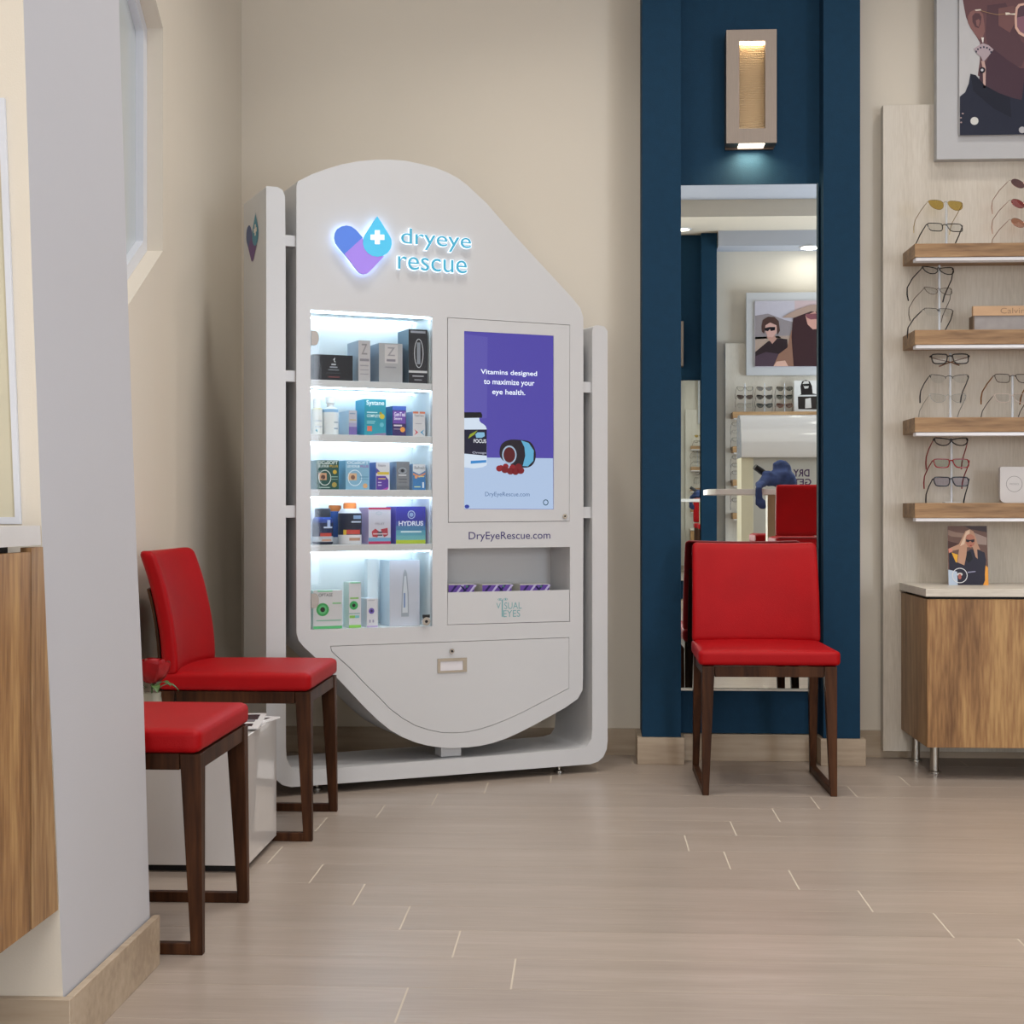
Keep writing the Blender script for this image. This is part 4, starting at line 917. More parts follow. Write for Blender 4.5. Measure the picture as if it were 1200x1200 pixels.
# sign block, plaque, photo card
x0, zz = at(1140.5, 358.7, 5.43); hS = zz-SH[1][0]-.0006
sb = empty('sign_block', (x0, 5.43, SH[1][0]+.0006)); tag(sb, 'light wood sign block with engraved brand script on the second shelf', 'sign')
MB().box(0, .30, 0, .02, hS*.62, hS, mat('light_oak', 'C4A07C', .5, var=.08, stretch=(.2, 1, 1), scale=40)).text('Calvin Klein', at(1172.5, 360, 5.43)[0]-x0, at(1172.5, 360, 5.43)[0]-x0+.17, hS*.70, hS*.92, -.0004, mat('script_engraving', '8E7458', .6), -.005).build('wood_header', sb, smooth=0)
MB().box(.0, .004, .0, .06, 0, hS*.62-.0003, mat('dark_oak_edge', '6E5842', .5)).build('end_strip', sb)
MB().box(.0045, .30, .004, .02, 0, hS*.62-.0003, mat('grey_felt', 'A09C9C', .9, var=.08, scale=30)).build('backboard', sb)
x0, zz = at(1172, 547, 5.43); hS = zz-SH[3][0]-.0006
pq = MB(); pp = [(.006, hS), (.1, hS), (.1, 0), (.018, 0), (.008, .003), (.002, .010), (0, .022), (0, hS-.006), (.001, hS-.002)]
c_ = (at(1188.6, 567.4, 5.43)[0]-x0, at(1188.6, 567.4, 5.43)[1]-SH[3][0])
pq.plate(pp, [], 0, .022, mat('white_plaque', 'CBC8C8', .4)); pq.plate(ell(c_[0], c_[1], .0285, .0285, 28), [ell(c_[0], c_[1], .0272, .0272, 28)], -.0004, -.0002, ink('6E6E72'), back=False)
pq.text('MODO', c_[0]-.016, c_[0]+.016, c_[1]-.003, c_[1]+.003, -.0004, ink('8A8A90'), -.005)
o = pq.build('brand_plaque', smooth=30, loc=(x0, 5.43, SH[3][0]+.0006), bevel=.001); tag(o, 'white plaque with a circle emblem on the lowest shelf', 'sign')
CYd = 5.41
cz0 = .653+.0008
def pc(x, y):       # 8x crop coordinates -> card local
    p = at(1050+x/8, 600+y/8, CYd); return (p[0]-pcx, p[1]-cz0)
pcx = at(1111, 650, CYd)[0]
card = MB()
outl = [(490, 703), (868, 703), (852, 130), (482, 130)]
O2 = [pc(*q) for q in outl]; O2[0] = (O2[0][0], 0); O2[1] = (O2[1][0], 0)
card.plate(O2, [], 0, .003, ink('6A5048', .3), edge=ink('D8D8D8'))
def cp(pts, col, l): card.flat([pc(*q) for q in pts], -.0004-.0002*l, ink(col, .3))
cp([(484, 165), (560, 190), (640, 200), (640, 240), (520, 230), (486, 215)], '8C7468', 0)
cp([(484, 270), (600, 300), (560, 340), (486, 350)], '4A302C', 0)
cp([(720, 190), (850, 240), (850, 310), (740, 300)], '9C8880', 0)
cp([(640, 132), (850, 132), (850, 190), (700, 160)], '3E3034', 0)
cp([(490, 540), (575, 560), (580, 700), (494, 700)], 'B8C8DC', 1)
cp([(520, 380), (580, 400), (570, 480), (520, 450)], 'E0A838', 1)
cp([(840, 500), (862, 520), (868, 700), (800, 700), (830, 620)], 'E8A040', 1)
cp([(496, 390), (520, 380), (560, 470), (640, 500), (650, 380), (700, 350), (770, 355), (830, 380), (845, 450), (832, 560), (835, 640), (810, 700), (580, 700), (572, 560), (500, 540)], '262434', 2)
cp([(640, 380), (700, 370), (720, 440), (680, 480), (650, 440)], '14141C', 3)
cp([(690, 162), (650, 178), (620, 240), (590, 300), (490, 345), (500, 370), (590, 350), (575, 470), (640, 500), (660, 400), (665, 330), (720, 330), (745, 420), (765, 440), (760, 350), (790, 355), (765, 300), (745, 230), (725, 180)], 'B89078', 4)
cp([(690, 165), (655, 185), (625, 260), (600, 320), (640, 300), (660, 220), (690, 200)], 'DCC0A8', 5)
cp([(650, 240), (665, 215), (700, 208), (732, 225), (740, 270), (730, 310), (700, 335), (675, 325), (655, 290)], 'B07460', 5)
cp([(652, 255), (690, 262), (735, 255), (732, 280), (712, 285), (695, 270), (675, 285), (656, 278)], '241C24', 6)
cp([(690, 310), (712, 310), (705, 320), (695, 320)], '8C3038', 6)
cp([(670, 560), (745, 552), (745, 562), (672, 572)], '8C8CA8', 6)
cp([(490, 345), (520, 340), (530, 370), (495, 385)], 'D08878', 6)
q_ = pc(597, 595); card.plate(ell(q_[0], q_[1], .0272, .0272, 28), [ell(q_[0], q_[1], .0245, .0245, 28)], -.0022, -.002, ink('DCDCE0', .3), back=False)
card.flat(ell(q_[0], q_[1]+.004, .010, .006, 14), -.0022, ink('D0D0D0', .3)); card.flat(ell(q_[0], q_[1]-.004, .006, .010, 14), -.0024, ink('A86058', .3))
o = card.build('photo_card', smooth=0, loc=(pcx, CYd, cz0)); tag(o, 'photo card of a blonde person in a dark jacket on the cabinet top', 'photo card')
o2 = MB().box(-.0, .03, 0, .03, 0, .06, ACRYL)

# big picture
YF = 5.535
fx0, fz0 = at(1097.5, 187, YF); ix0, iz0 = at(1124, 159, YF-.01)
pic = empty('framed_portrait', (fx0, YF, fz0)); tag(pic, 'framed portrait photo of a person in gold glasses above the eyewear shelves', 'picture')
FW, FH = 1.05, .78
MB().box(0, FW, 0, PY-YF-.001, 0, FH, FRAMEW).build('frame_board', pic, bevel=.0015)
ph = MB(); bx, bz = ix0-fx0, iz0-fz0; PWd, PHt = FW-2*bx, FH-2*bz
ph.box(bx, bx+PWd, -.012, -.0005, bz, bz+PHt, ink('C6C6C8', .35))
def pf(x, y): p = at(x, y, YF-.012); return (min(max(p[0]-fx0, bx), bx+PWd), min(max(p[1]-fz0, bz), bz+PHt))
def pp_(pts, col, l): ph.flat([pf(*q) for q in pts], -.0126-.0004*l, ink(col, .35))
def e1(x, y): return (1020+x/6, y/6)
def e2(x, y): return (1100+x/12, y/12)
# head and neck
head = [e1(650, 0), e1(660, 60), e1(672, 120), e1(700, 190), e1(740, 250), e1(770, 300), e1(770, 420), e1(755, 530), e1(900, 640), e1(1060, 700), e1(1080, 560), e1(1140, 540), e1(1210, 545), e1(1300, 560), e1(1330, 480), e1(1330, 440), e1(1340, 400), e1(1320, 340), e1(1370, 250), e1(1345, 100), e1(1360, -60), e1(1300, -250), e1(1150, -370), e1(950, -380), e1(780, -300), e1(680, -140)]
pp_(head, '6C4C50', 0)
pp_([e1(650, 0), e1(655, 40), e1(690, 40), e1(700, -20), e1(760, -160), e1(900, -280), e1(1150, -340), e1(1300, -240), e1(1150, -375), e1(950, -385), e1(780, -305), e1(680, -145)], '3C3440', 1)
pp_([e1(820, 40), e1(950, 20), e1(1020, 180), e1(1060, 290), e1(1120, 330), e1(1060, 470), e1(940, 450), e1(840, 380), e1(810, 250)], '5A4048', 1)
pp_([e1(860, 340), e1(960, 420), e1(1070, 490), e1(1080, 560), e1(1062, 700), e1(900, 640), e1(790, 560), e1(800, 460)], '4A3440', 1.5)
pp_([e1(900, 60), e1(1010, 40), e1(1015, 160), e1(980, 230), e1(900, 180)], '7A5656', 2)
# ear
pp_([e2(410, 230), e2(440, 170), e2(500, 140), e2(570, 145), e2(620, 200), e2(640, 330), e2(650, 440), e2(620, 520), e2(570, 560), e2(520, 500), e2(450, 400), e2(410, 320)], '8A6260', 3)
pp_([e2(470, 230), e2(510, 185), e2(570, 190), e2(600, 240), e2(590, 330), e2(560, 400), e2(510, 380), e2(475, 310)], '5C4046', 4)
pp_([e2(520, 290), e2(560, 270), e2(580, 300), e2(560, 380), e2(530, 360)], '8C6462', 5)
pp_([e2(505, 140), e2(590, 132), e2(595, 150), e2(520, 158)], 'E8DCD0', 6)
pp_([e2(595, 150), e2(700, 180), e2(820, 205), e2(930, 195), e2(930, 203), e2(820, 214), e2(700, 188), e2(592, 158)], 'A88868', 6)
pp_([e2(935, 180), e2(985, 180), e2(1010, 195), e2(1075, 190), e2(1075, 215), e2(1000, 208), e2(985, 210), e2(940, 215)], 'EFE4D4', 6)
# glasses frame (gold, two lenses)
def lensring(ox):
    o_ = [e2(1080+ox, 110), e2(1120+ox, 60), e2(1200+ox, 45), e2(1380+ox, 45), e2(1500+ox, 70), e2(1560+ox, 140), e2(1555+ox, 330), e2(1500+ox, 470), e2(1380+ox, 530), e2(1200+ox, 525), e2(1120+ox, 480), e2(1070+ox, 400), e2(1065+ox, 250)]
    pp_(o_, 'E0B8A8', 6)
    cxm = sum(p[0] for p in o_)/len(o_); cym = sum(p[1] for p in o_)/len(o_)
    i_ = [((p[0]-cxm)*.86+cxm, (p[1]-cym)*.86+cym) for p in o_]
    pp_(i_, '8C6474', 7); pp_([q for q in i_ if q[1] < cym+4], '5C4450', 8)
lensring(0); lensring(620)
# earring
pp_([e2(595, 530), e2(632, 530), e2(625, 600), e2(612, 600)], 'F0E8E4', 6)
pp_([e2(490, 690), e2(560, 640), e2(620, 610), e2(700, 640), e2(770, 700), e2(700, 790), e2(650, 850), e2(620, 870), e2(590, 800), e2(545, 765)], 'B4A4AC', 6)
for i_ in range(7):
    a_ = R(200-i_*36+0); xx_ = 628+math.cos(R(160-i_*24))*110; yy_ = 760-math.sin(R(160-i_*24))*95
    pp_([e2(xx_-12, yy_-12), e2(xx_+12, yy_-10), e2(xx_+10, yy_+16), e2(xx_-10, yy_+14)], '3A3C50', 7)
pp_([e2(595, 860), e2(640, 860), e2(660, 960), e2(655, 1240), e2(625, 1240), e2(615, 960)], 'C8A8A0', 6)
c_ = pf(*e2(610, 990)); ph.flat(ell(c_[0], c_[1], .011, .011, 14), -.0162, ink('23202C', .35)); ph.flat(ell(c_[0]-.001, c_[1], .005, .005, 10), -.0166, ink('C8C8D0', .35))
# jacket
pp_([e1(770, 480), e1(1100, 480), e1(1120, 800), e1(760, 640)], '4A3440', 2)
pp_([e1(628, 680), e1(665, 650), e1(690, 590), e1(702, 520), e1(740, 530), e1(800, 600), e1(900, 655), e1(1000, 690), e1(1062, 705), e1(1080, 560), e1(1180, 640), e1(1400, 680), e1(1700, 760), e1(1900, 860), e1(2100, 960), e1(2100, 2000), e1(628, 2000)], '24283A', 5)
pp_([e1(702, 520), e1(740, 530), e1(800, 600), e1(900, 655), e1(980, 685), e1(990, 830), e1(860, 760), e1(720, 640)], '1B1E2E', 6)
c_ = pf(*e1(730, 852)); ph.flat(ell(c_[0], c_[1], .0145, .0145, 18), -.0154, ink('D8D8D4', .35))
c_ = pf(*e1(1065, 915)); ph.flat(ell(c_[0], c_[1], .012, .012, 14), -.0154, ink('B8B8BC', .35))
for x_, y_ in ((648, 800), (634, 830), (636, 862)):
    c_ = pf(*e1(x_, y_)); ph.flat(ell(c_[0], c_[1], .004, .003, 8), -.0154, ink('B09898', .35))
ph.build('photo_print', pic, smooth=0)

# ================================================================== LEFT COUNTER CABINET (near left edge)
wc = empty('wall_cabinet', (-.98, 1.9, 0)); tag(wc, 'walnut cabinet hung beside the wall pier at the left edge', 'cabinet')
X_ = -.893; bx_ = -.98; by_ = 1.9
def sideplate(mb, pts, x0, x1, m):       # polygon (y, z) extruded in x
    b = MB(); b.plate([(y-by_, z) for y, z in pts], [], x0-bx_, x1-bx_, m, RM); b.f = [tuple(reversed(f)) for f in b.f]
    mb.add(b.v, b.f, m); return mb
sideplate(MB(), [(1.40, .247), (2.348, .247), (2.348, .853), (1.40, .853)], X_-.018, X_, CABW2).build('door', wc, bevel=.001)
sideplate(MB(), [(2.352, .247), (2.473, .247), (2.403, .860), (2.352, .860)], X_-.018, X_, CABW).build('filler_strip', wc, bevel=.0008)
MB().box(XL+.01-bx_, X_-.019-bx_, 1.40-by_, 2.34-by_, .247, .850, CABW).build('carcass', wc, bevel=.001)
ctp = MB(); sideplate(ctp, [(1.40, .863), (2.410, .863), (2.406, .895), (1.40, .895)], XL+.003, X_-.006, mat('white_counter', 'CFCBC8', .35)); co = ctp.build('counter_slab', bevel=.001, loc=(-.98, 1.9, 0)); tag(co, 'pale worktop above the walnut cabinet at the left edge', 'worktop')
cz_ = MB().box(XL+.02-bx_, X_-.03-bx_, 1.42-by_, 2.33-by_, .8505, .8625, DARK).build('spacer', wc)
# framed panel on the pier front above the counter
YP = 2.470
def fp(x, y): p = at(x, y, YP); return p
nb_ = MB(); f0 = [fp(-170, 614), fp(24.2, 614), fp(5, 114.5), fp(-190, 114.5)]; f1 = [fp(-160, 606), fp(17.3, 606), fp(-2.5, 121), fp(-180, 121)]
nb_.plate(f0, [f1], 0, .006, TRIMW); nb_.plate(f1, [], .0035, .006, mat('cream_board', 'CFC8B0', .5))
o = nb_.build('trim_3', loc=(0, YP, 0), bevel=.0008); o['kind'] = 'structure'; o['label'] = 'white edged cream panel on the pier front above the counter'; o['category'] = 'panel'

# ================================================================== THINGS OPPOSITE (seen in the mirror)
# sconce and mirror of the opposite alcove
al0, al1 = q0-.78+(q1-q0), q0
s2_ = copy_thing(s1_, (mir(801, 420, YR+.19)[0]-.0905, YR+.1, 2.25), math.pi, 'metal wall lamp on the opposite blue alcove, seen only in the mirror')
mw_ = (al1-al0)/2-.008
rmz = empty('wall_mirror', ((al0+al1)/2, YR+.12, .27), R(1.18)); tag(rmz, 'tall mirror in the opposite blue alcove, seen only in reflection', 'mirror')
MB().box(-mw_, mw_, .0005, .006, 0, 1.85, MIRROR).build('mirror_glass', rmz, smooth=0)
MB().box(-mw_+.01, mw_-.01, -.010, .0, .01, 1.84, DARK).build('backing', rmz)
bb = MB().box(q0-.80, q1+.02, YR+.2005, YR+.215, 0, .0975, BASEB).box(q1+.021, XR, YR+.0005, YR+.015, 0, .099, BASEB).box(XL+.016, q0-.81, YR+.0005, YR+.015, 0, .099, BASEB)
struct('baseboard_rear', bb, 'tile baseboard along the opposite wall')
# display panel with shelves
rp0 = mir(850, 600, YR+.05)[0]
o = MB().box(rp0, 3.6, YR+.0155, YR+.05, .03, 2.47, PANEL).build('laminate_wall_board', bevel=.001); tag(o, 'pale display panel on the opposite wall, seen in the mirror', 'panel')
def rear_empty(name, x, y, z): return empty(name, (x, y, z), math.pi)
RSH = [(1.822, 1.765), (1.506, 1.449), (1.20, 1.143), (.896, .840)]
rsx = mir(859, 500, YR+.25)[0]
for (a_, b_), l_ in zip(RSH, ['opposite walnut shelf carrying rows of sunglasses, seen in the mirror', 'second opposite walnut shelf down, seen in the mirror beside the white hood', 'third opposite walnut shelf down, seen in the mirror above the table', 'lowest opposite walnut shelf, seen in the mirror below the table top']):
    t = empty('wall_shelf', (2.3, YR+.0506, b_)); tag(t, l_, 'shelf', 'walnut shelves on the opposite wall')
    MB().box(rsx-2.3, 1.2, 0, .20, 0, a_-b_, SHELFW).build('board', t, bevel=.001)
    MB().box(rsx-2.29, 1.19, .150, .194, -.010, -.0008, ALU).build('light_strip', t)
REG = 'eyeglasses on the opposite wall seen in the mirror'
def rear_glasses(px, py, label, Y=YR+.2, **kw):
    g_ = make_glasses(label=label, group=REG, **kw); x, z = mir(px, py, Y); g_.location = (x, Y, z); g_.rotation_euler = (0, 0, math.pi); return g_
cols3 = [(873, [('F0F0EC', '1C1A18', 'black-rimmed clear glasses, top left of the mirrored nine'), ('4A3030', '4A3A30', 'brown sunglasses in the middle of the mirrored left column'), ('E8E8E4', '9A968E', 'clear pale glasses, bottom left of the mirrored nine')]),
         (896, [('8C9098', '8A7C6A', 'grey sunglasses at the top of the mirrored middle column'), ('24242A', '1C1C20', 'black sunglasses at the centre of the mirrored nine'), ('4A5458', '1C1C20', 'smoky black sunglasses at the bottom of the mirrored middle column')]),
         (919.5, [('5A5A52', '2A241C', 'dark sunglasses, top right of the mirrored nine'), ('4A5048', '24221C', 'greenish sunglasses in the middle of the mirrored right column'), ('7A4030', '6A3C2A', 'rust brown sunglasses, bottom right of the mirrored nine')])]
for cx_, items in cols3:
    for (ti, fc, lb), y_ in zip(items, (455.5, 465.3, 475.3)):
        rear_glasses(cx_, y_, lb, kind='cat' if fc != '9A968E' else 'rect', tint=ti, fc=fc, w=.145, lens_h=.048, rim=.002, tr=.002, tilt=32, size_l=.06)
for i_, (y0_, col_) in enumerate(((497, '3A3A3A'), (506, '8A8480'), (515, '2A2A2C'), (536, '5A5A5A'), (545, '4A3A34'), (554, '20242C'), (576, '6A3030'), (586, '2A2A30'))):
    rear_glasses(866.5, y0_, ['black pair', 'pale grey pair', 'charcoal pair', 'mid grey pair', 'brown pair', 'navy pair', 'dark red pair', 'blue-black pair'][i_]+' at the end of an opposite shelf, seen in the mirror', kind='rect', fc=col_, w=.135, lens_h=.04, rim=.0016, tilt=34, Y=YR+.2)
for i_, px_ in enumerate((873, 896, 919.5)):
    x_ = mir(px_, 480, YR+.188)[0]
    stand(0, RSH[0][0], 2.085, YR+.188, ['clear rod stand of the mirrored left column of sunglasses', 'clear rod stand of the mirrored middle column of sunglasses', 'clear rod stand of the mirrored right column of sunglasses'][i_], 'acrylic stands on the opposite shelves', xx=x_)
x_ = mir(866.5, 500, YR+.188)[0]
for (a_, b_), zt_, l_ in zip(RSH[1:], (1.75, 1.44, 1.10), ('second', 'third', 'lowest')):
    stand(0, a_, zt_, YR+.188, 'clear rod stand on the '+l_+' opposite shelf, seen in the mirror', 'acrylic stands on the opposite shelves', xx=x_)
# black and white poster on the top opposite shelf
def rear_flat(t_mb, x0, z0, pts, col, lay, Y):  # pts are mirror pixels -> local of a 180-degree turned empty at (x0,z0)
    t_mb.flat([(x0-mir(px, py, Y)[0], mir(px, py, Y)[1]-z0) for px, py in pts], -.0005-.0006*lay, ink(col))
Yq = YR+.14
qx, qz = mir(930.5, 484, Yq)[0], RSH[0][0]+.0008
po = MB(); w1 = mir(968, 484, Yq)[0]-qx; h1 = mir(935, 446, Yq)[1]-qz
po.box(-w1, 0, 0, .004, 0, h1, ink('D8D6D4'))
sc5 = lambda x, y: (780+x/4, 420+y/4)
for pts, col, l_ in (([(622, 238), (620, 180), (634, 168), (690, 164), (716, 170), (750, 180), (752, 240)], '2C2624', 0), ([(636, 172), (632, 130), (640, 108), (658, 101), (676, 108), (686, 130), (690, 172)], '241E1E', 0.5), ([(642, 118), (650, 106), (668, 106), (674, 122), (668, 140), (652, 142)], 'C8C4C0', 1), ([(642, 120), (676, 118), (672, 130), (648, 130)], '1A1818', 2), ([(655, 190), (680, 185), (684, 232), (654, 234)], 'D0CCC8', 1), ([(622, 172), (740, 170), (740, 177), (622, 179)], 'C8C8C8', 3)):
    rear_flat(po, qx, qz, [sc5(*p) for p in pts], col, l_, Yq)
o = po.build('photo_poster', smooth=0, loc=(qx, Yq, qz)); o.rotation_euler = (0, 0, math.pi); tag(o, 'black and white photo poster beside the mirrored sunglasses', 'poster')
# picture with two people
Yp = YR+.09
px0, pz0 = mir(874.5, 440, Yp); px1, pz1_ = mir(1000, 342, Yp)
pr = empty('framed_picture', (px0, Yp, pz0), math.pi); tag(pr, 'framed picture of two people, one in a wide hat, seen in the mirror', 'picture')
wF = px1-px0; hF = pz1_-pz0
MB().box(-wF, 0, 0, Yp-(YR+.05)-.001, 0, hF, FRAMEW).build('frame_board', pr, bevel=.001)
pm = MB(); a_, b_ = mir(884.5, 430, Yp+.01), mir(992, 352, Yp+.01)
pm.box(px0-b_[0], px0-a_[0], -.012, -.0006, a_[1]-pz0, b_[1]-pz0, ink('B8B4C0'))
lo_x, hi_x = px0-b_[0], px0-a_[0]; lo_z, hi_z = a_[1]-pz0, b_[1]-pz0
def rp_(pts, col, l_):
    P = []
    for x, y in pts:
        p = mir(780+x/4, 200+y/4, Yp+.012); P.append((min(max(px0-p[0], lo_x), hi_x), min(max(p[1]-pz0, lo_z), hi_z)))
    pm.flat(P, -.0124-.0006*l_, ink(col))
rp_([(420, 680), (480, 670), (560, 700), (640, 720), (640, 780), (420, 790)], '8C8488', 0)
rp_([(420, 780), (640, 770), (640, 917), (420, 917)], 'A89488', 0)
rp_([(605, 606), (860, 606), (860, 700), (605, 660)], 'BCA8AC', 0)
rp_([(420, 850), (450, 825), (480, 800), (530, 785), (570, 790), (580, 917), (420, 917)], '2E2226', 1)
rp_([(474, 780), (480, 770), (510, 770), (520, 790), (500, 812)], 'B48C80', 2)
rp_([(462, 735), (470, 710), (500, 705), (522, 720), (520, 760), (500, 782), (478, 778)], 'C8A098', 3)
rp_([(450, 730), (456, 700), (480, 685), (510, 686), (530, 705), (536, 750), (524, 770), (520, 725), (490, 712), (468, 725), (462, 765), (452, 755)], '4A3430', 4)
rp_([(464, 738), (488, 733), (514, 733), (512, 748), (494, 752), (488, 742), (480, 753), (466, 750)], '14101A', 5)
rp_([(420, 870), (470, 850), (540, 860), (560, 917), (420, 917)], '4C3C48', 2)
rp_([(505, 917), (530, 860), (570, 830), (590, 750), (620, 720), (660, 750), (690, 917)], '8C6858', 5)
rp_([(505, 917), (520, 895), (560, 890), (575, 917)], 'D0A898', 6)
rp_([(600, 660), (640, 650), (760, 650), (800, 700), (800, 917), (600, 917), (590, 780)], '3A2428', 6)
rp_([(655, 680), (700, 660), (725, 690), (720, 740), (690, 745), (665, 720)], 'C49488', 7)
rp_([(655, 672), (710, 670), (710, 695), (680, 698), (660, 688)], '7C4C54', 8)
rp_([(545, 690), (580, 668), (620, 650), (680, 630), (760, 625), (840, 640), (880, 670), (860, 690), (760, 665), (680, 660), (600, 690)], 'A48C80', 8)
pm.build('photo_print', pr, smooth=0)
# white hooded stand with lettering
Yk = -1.45
kx0 = mir(869, 500, Yk)[0]; kx1 = mir(985, 500, Yk)[0]; kz1 = mir(900, 484.5, Yk)[1]; kzh = mir(900, 536, Yk)[1]
kk = empty('hooded_display_stand', ((kx0+kx1)/2, Yk-.2, 0)); tag(kk, 'white display stand with a curved hood and dark lettering, seen in the mirror', 'display stand')
hwk = (kx1-kx0)/2
hood = [(.20, kzh), (.205, kzh+.02), (.17, kzh+.2), (.12, kz1-.06), (.07, kz1-.015), (.0, kz1), (-.12, kz1), (-.19, kz1-.04), (-.2, kz1-.2), (-.2, kzh)]
hb = MB(); hb.plate(hood, [], -hwk, hwk, GLOSSW, RM); hb.f = [tuple(reversed(f)) for f in hb.f]; hb.build('hood', kk, bevel=.002, smooth=50)
MB().box(-hwk, -hwk+.10, -.18, .175, .03, kzh-.0005, mat('cream_panel', 'CFC8AE', .5)).box(hwk-.06, hwk, -.18, .175, .03, kzh-.0005, MATS['cream_panel']).build('side_post', kk, bevel=.002)
fpn = MB().box(-hwk+.101, hwk-.061, -.17, .16, .03, kzh-.0006, mat('grey_panel', 'B9B8B2', .4)).build('front_panel', kk)
tx = MB(); TP = mat('plum_print', '3E1E50', .5); MR = Matrix.Rotation(math.pi, 4, 'Z')
xc = (kx0+kx1)/2
for s_, pa_, pb_ in (('DRY', (929.5, 550), (948.6, 558.5)), ('GET', (930, 561), (950.8, 568.5))):
    a_, b_ = mir(pa_[0], pa_[1], Yk-.04), mir(pb_[0], pb_[1], Yk-.04)
    tx.text(s_, -(b_[0]-xc), -(a_[0]-xc), b_[1], a_[1], -.1604, TP, .02, M=MR)
tx.build('lettering', fpn, smooth=0)
MB().box(-hwk-.004, hwk+.004, -.2, .2, 0, .03, WHITE).build('plinth', kk, bevel=.002)
# high table
Yt = 1.55
tx0, tz1 = mir(831, 574, Yt); tz1 = mir(860, 573, Yt)[1]
ht = empty('high_table', (tx0+.5, Yt-.3, 0)); tag(ht, 'high white-topped table with cream posts, seen in the mirror', 'table')
tw = MB(); tpts = [(-.5, .18), (-.46, .3), (.75, .3), (.75, -.3), (-.46, -.3), (-.5, -.18)]
tw.add([(x, y, tz1-.035) for x, y in tpts]+[(x, y, tz1) for x, y in tpts], [(0, 1, 2, 3, 4, 5), (11, 10, 9, 8, 7, 6)]+[(i, 6+i, 6+(i+1) % 6, (i+1) % 6) for i in range(6)], mat('table_white', 'DAD4D0', .35))
tw.build('table_top', ht, bevel=.001)
for dx_ in (mir(903, 600, Yt-.3)[0]-(tx0+.5), .62):
    MB().box(dx_-.025, dx_+.025, -.05, .05, .012, tz1-.0355, mat('cream_metal', 'B9AE90', .4, .2)).box(dx_-.06, dx_+.06, -.22, .22, 0, .012, MATS['cream_metal']).build('leg', ht, bevel=.001)
# counter chairs
def high_chair(label, x, y, rz, zt_, back=True):
    t = empty('counter_chair' if back else 'counter_stool', (x, y, 0), rz); tag(t, label, 'chair' if back else 'stool')
    s = zt_-1.07
    MB().rbox(-.2, .2, -.2, .2, .70, .76, .018, RED, 10).build('seat', t, smooth=60)
    if back: MB().rbox(-.2, .2, .17, .215, .77, zt_, .014, RED, 12, lambda a, b, c: (a, b+.03*((c-.77)/.3)**2, c)).build('backrest', t, smooth=60)
    for sx in (-1, 1):
        for sy in (-1, 1):
            MB().hexa([(sx*.18-.014, sy*.18-.014, 0), (sx*.18+.014, sy*.18-.014, 0), (sx*.18+.014, sy*.18+.014, 0), (sx*.18-.014, sy*.18+.014, 0)], [(sx*.17-.02, sy*.17-.02, .699), (sx*.17+.02, sy*.17-.02, .699), (sx*.17+.02, sy*.17+.02, .699), (sx*.17-.02, sy*.17+.02, .699)], LEGW).build('leg', t, bevel=.001)
        MB().box(sx*.178-.01, sx*.178+.01, -.165, .165, .2, .225, LEGW).build('foot_rail', t, bevel=.001)
    MB().box(-.165, .165, -.188, -.168, .26, .285, LEGW).build('foot_rail', t, bevel=.001)
    return t
cx_, cz_ = mir(909.5, 568, 2.12)
high_chair('high red chair with its back to the mirror at the table', cx_+.2, 2.12-.22, 0, cz_)
high_chair('backless red stool under the far side of the high table in the mirror', mir(882, 635, .75)[0]+.2, .70, math.pi, 1.04, False)
# jacket draped on the table
bmj = MB(); NAV = mat('navy_denim', '2A3A66', .85, var=.25, scale=25, bump=.5, bscale=90)
def blob(px, py, Y, rx, ry, rz_):
    p = mir(px, py, Y); z = p[1]
    if Y < Yt-.002: z = max(z, tz1+rz_+.006)
    bmj.rbox(p[0]-rx, p[0]+rx, Y-ry, Y+ry, z-rz_, z+rz_, min(rx, ry, rz_)*.98, NAV, 6)
for q_ in ((916, 545, 1.38, .045, .06, .035), (911, 549, 1.40, .04, .05, .05), (921, 551, 1.40, .035, .05, .05), (915, 558, 1.40, .07, .08, .05), (905, 562, 1.42, .06, .08, .045), (925, 562, 1.40, .04, .08, .045), (919, 566, 1.38, .08, .09, .04),
           (899, 556, 1.45, .04, .05, .03), (897, 563, 1.47, .045, .05, .035), (893, 567, 1.50, .04, .05, .03), (891, 568, 1.535, .035, .05, .024), (890, 569, 1.575, .03, .035, .022), (889, 576, 1.61, .026, .018, .04), (889, 586, 1.612, .03, .018, .045), (893, 591, 1.612, .03, .018, .035)):
    blob(*q_)
jm = bmj.build('denim_jacket', smooth=80)
rm = jm.modifiers.new('merge', 'REMESH'); rm.mode = 'VOXEL'; rm.voxel_size = .008; rm.use_smooth_shade = True
sm_ = jm.modifiers.new('smooth', 'SMOOTH'); sm_.iterations = 8; sm_.factor = .5
tex = bpy.data.textures.new('folds', 'CLOUDS'); tex.noise_scale = .09
dp = jm.modifiers.new('creases', 'DISPLACE'); dp.texture = tex; dp.strength = .022; dp.mid_level = .75; dp.texture_coords = 'GLOBAL'
tag(jm, 'navy jacket heaped on the high table, seen in the mirror', 'jacket')
a_, b_ = mir(884.5, 547, 1.45), mir(899, 557, 1.42); um = MB(); um.tube([(a_[0], 1.45, a_[1]), ((a_[0]+b_[0])/2, 1.435, (a_[1]+b_[1])/2), (b_[0], 1.42, b_[1])], [.019, .021, .02], BLACKP, 14)
o = um.build('collar', jm); o['label'] = 'black rolled collar end'
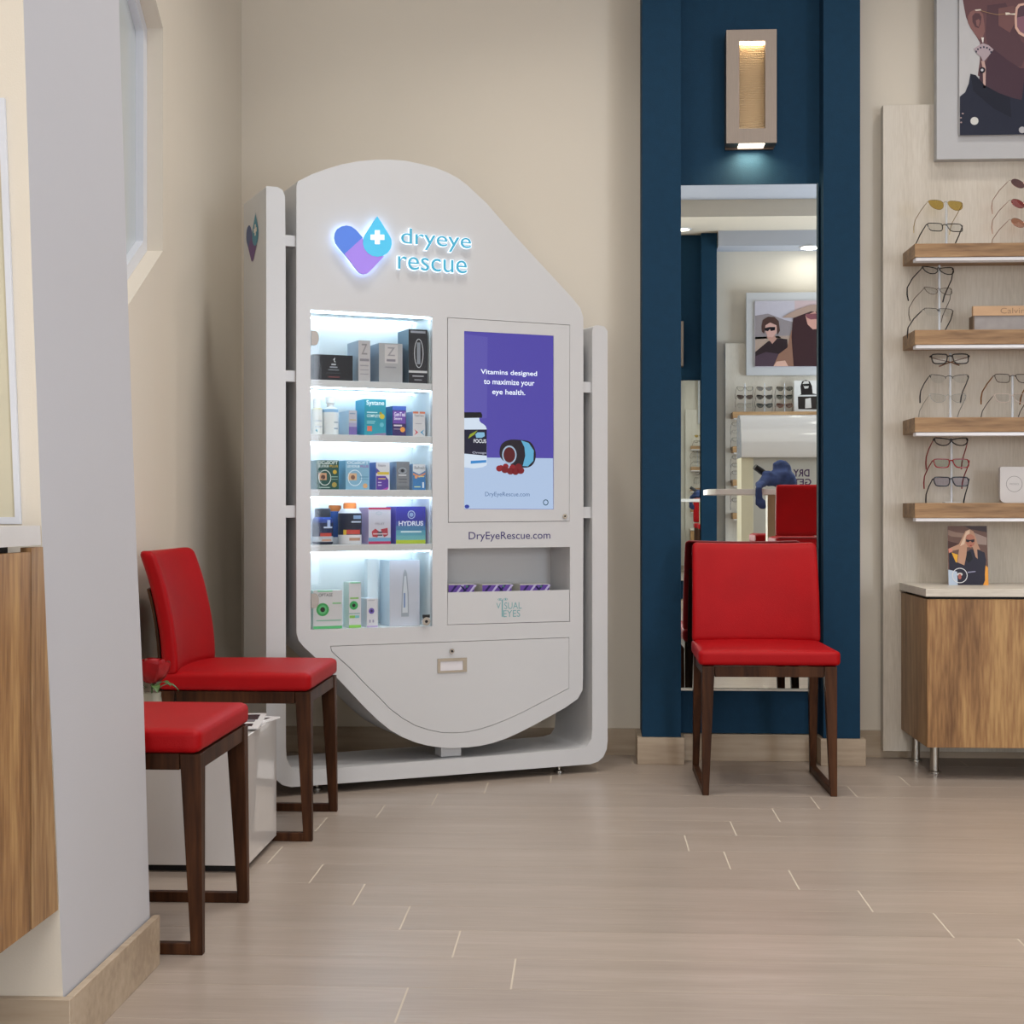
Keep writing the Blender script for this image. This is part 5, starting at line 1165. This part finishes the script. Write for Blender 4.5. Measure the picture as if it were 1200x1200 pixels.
# downlights
for (x_, y_, z_, l_) in ((mir(948, 293, -2.78)[0], -2.78, 3.33, 'round ceiling downlight over the opposite picture, seen in the mirror'), (mir(799, 275, -2.6)[0], -2.6, 3.47, 'round ceiling downlight near the opposite blue alcove')):
    t = empty('ceiling_downlight', (x_, y_, z_)); tag(t, l_, 'ceiling lamp', 'round ceiling downlights')
    MB().lathe([(.085, -.006), (.09, -.004), (.09, -.0005)], WHITE, n=28).build('trim_ring', t)
    MB().lathe([(.07, -.0085), (.07, -.0065)], glow('FFF6E8', 5.0), n=28).build('lamp_disc', t)

# ================================================================== LIGHTS
def area(name, loc, sx, sy, power, col, rot=(0, 0, 0), shape='RECTANGLE', spread=180):
    l = bpy.data.lights.new(name, 'AREA'); l.shape = shape; l.size = sx; l.size_y = sy; l.energy = power; l.color = col; l.spread = R(spread)
    o = bpy.data.objects.new(name, l); COL.objects.link(o); o.location = loc; o.rotation_euler = rot; return o
WARM, COOL = (1, .95, .88), (.78, .87, 1)
LS = .29

for i_, (x_, y_) in enumerate(((-.35, 4.3), (1.7, 4.6), (.6, 4.6), (-.3, 3.2), (1.3, 3.0), (2.8, 3.6), (.4, 1.2), (2.4, 1.0), (-.4, -.6), (2.3, -.9))):
    area('assumed_ceiling_light', (x_, y_, ZC-.03), .35, .35, {4.3: 34, 4.6: 20, 3.0: 40, 3.6: 46, 3.2: 30}.get(y_, 22)*LS, WARM, shape='DISK', spread=115)  # assumed ceiling lamps out of view, added as bare lights without fittings
area('ceiling_bounce_fill', (1.4, 1.6, ZC-.02), 3.2, 3.2, 150*LS, (1, .97, .93))  # added broad fill standing in for ceiling bounce, no lamp there
area('assumed_daylight', (XR-.05, -1.85, 1.5), 2.4, 2.1, 195, COOL, (0, R(90), 0))  # assumed cool daylight, added as a bare area light; no window built there
area('rear_fill_light', (-.40, YR+.06, 1.35), 1.4, 2.3, 68, (1, .99, .97), (R(90), 0, 0))  # added frontal fill behind the camera, no window opening there
area('soffit_light', (mir(948, 293, -2.78)[0], -2.75, 3.31), .15, .15, 1.5, WARM, shape='DISK')
sp = area('sconce_down_light', (sx_, 5.53-.045, sz_-.006), .09, .05, 1.1, (1, .72, .42), shape='RECTANGLE', spread=150)

# ================================================================== WORLD, CAMERA, VIEW
w = bpy.data.worlds.new('room_air'); SC.world = w; w.use_nodes = True
w.node_tree.nodes['Background'].inputs['Color'].default_value = (.8, .85, .9, 1); w.node_tree.nodes['Background'].inputs['Strength'].default_value = .3
cd = bpy.data.cameras.new('camera'); cam = bpy.data.objects.new('camera', cd); COL.objects.link(cam)
cd.sensor_width = 36; cd.lens = 36*F/1200; cd.shift_y = -(600-CY)/1200; cd.clip_start = .05
cam.location = (0, 0, H); cam.rotation_euler = (R(90), 0, TH); SC.camera = cam
SC.view_settings.view_transform = 'Standard'; SC.view_settings.look = 'None'; SC.view_settings.exposure = 0.0; SC.view_settings.gamma = 1.0
SC.view_settings.use_curve_mapping = False
SC.cycles.max_bounces = 10; SC.cycles.transparent_max_bounces = 16; SC.cycles.glossy_bounces = 6
SC.cycles.use_denoising = True; SC.cycles.caustics_reflective = False; SC.cycles.caustics_refractive = False
SC.cycles.sample_clamp_indirect = 4
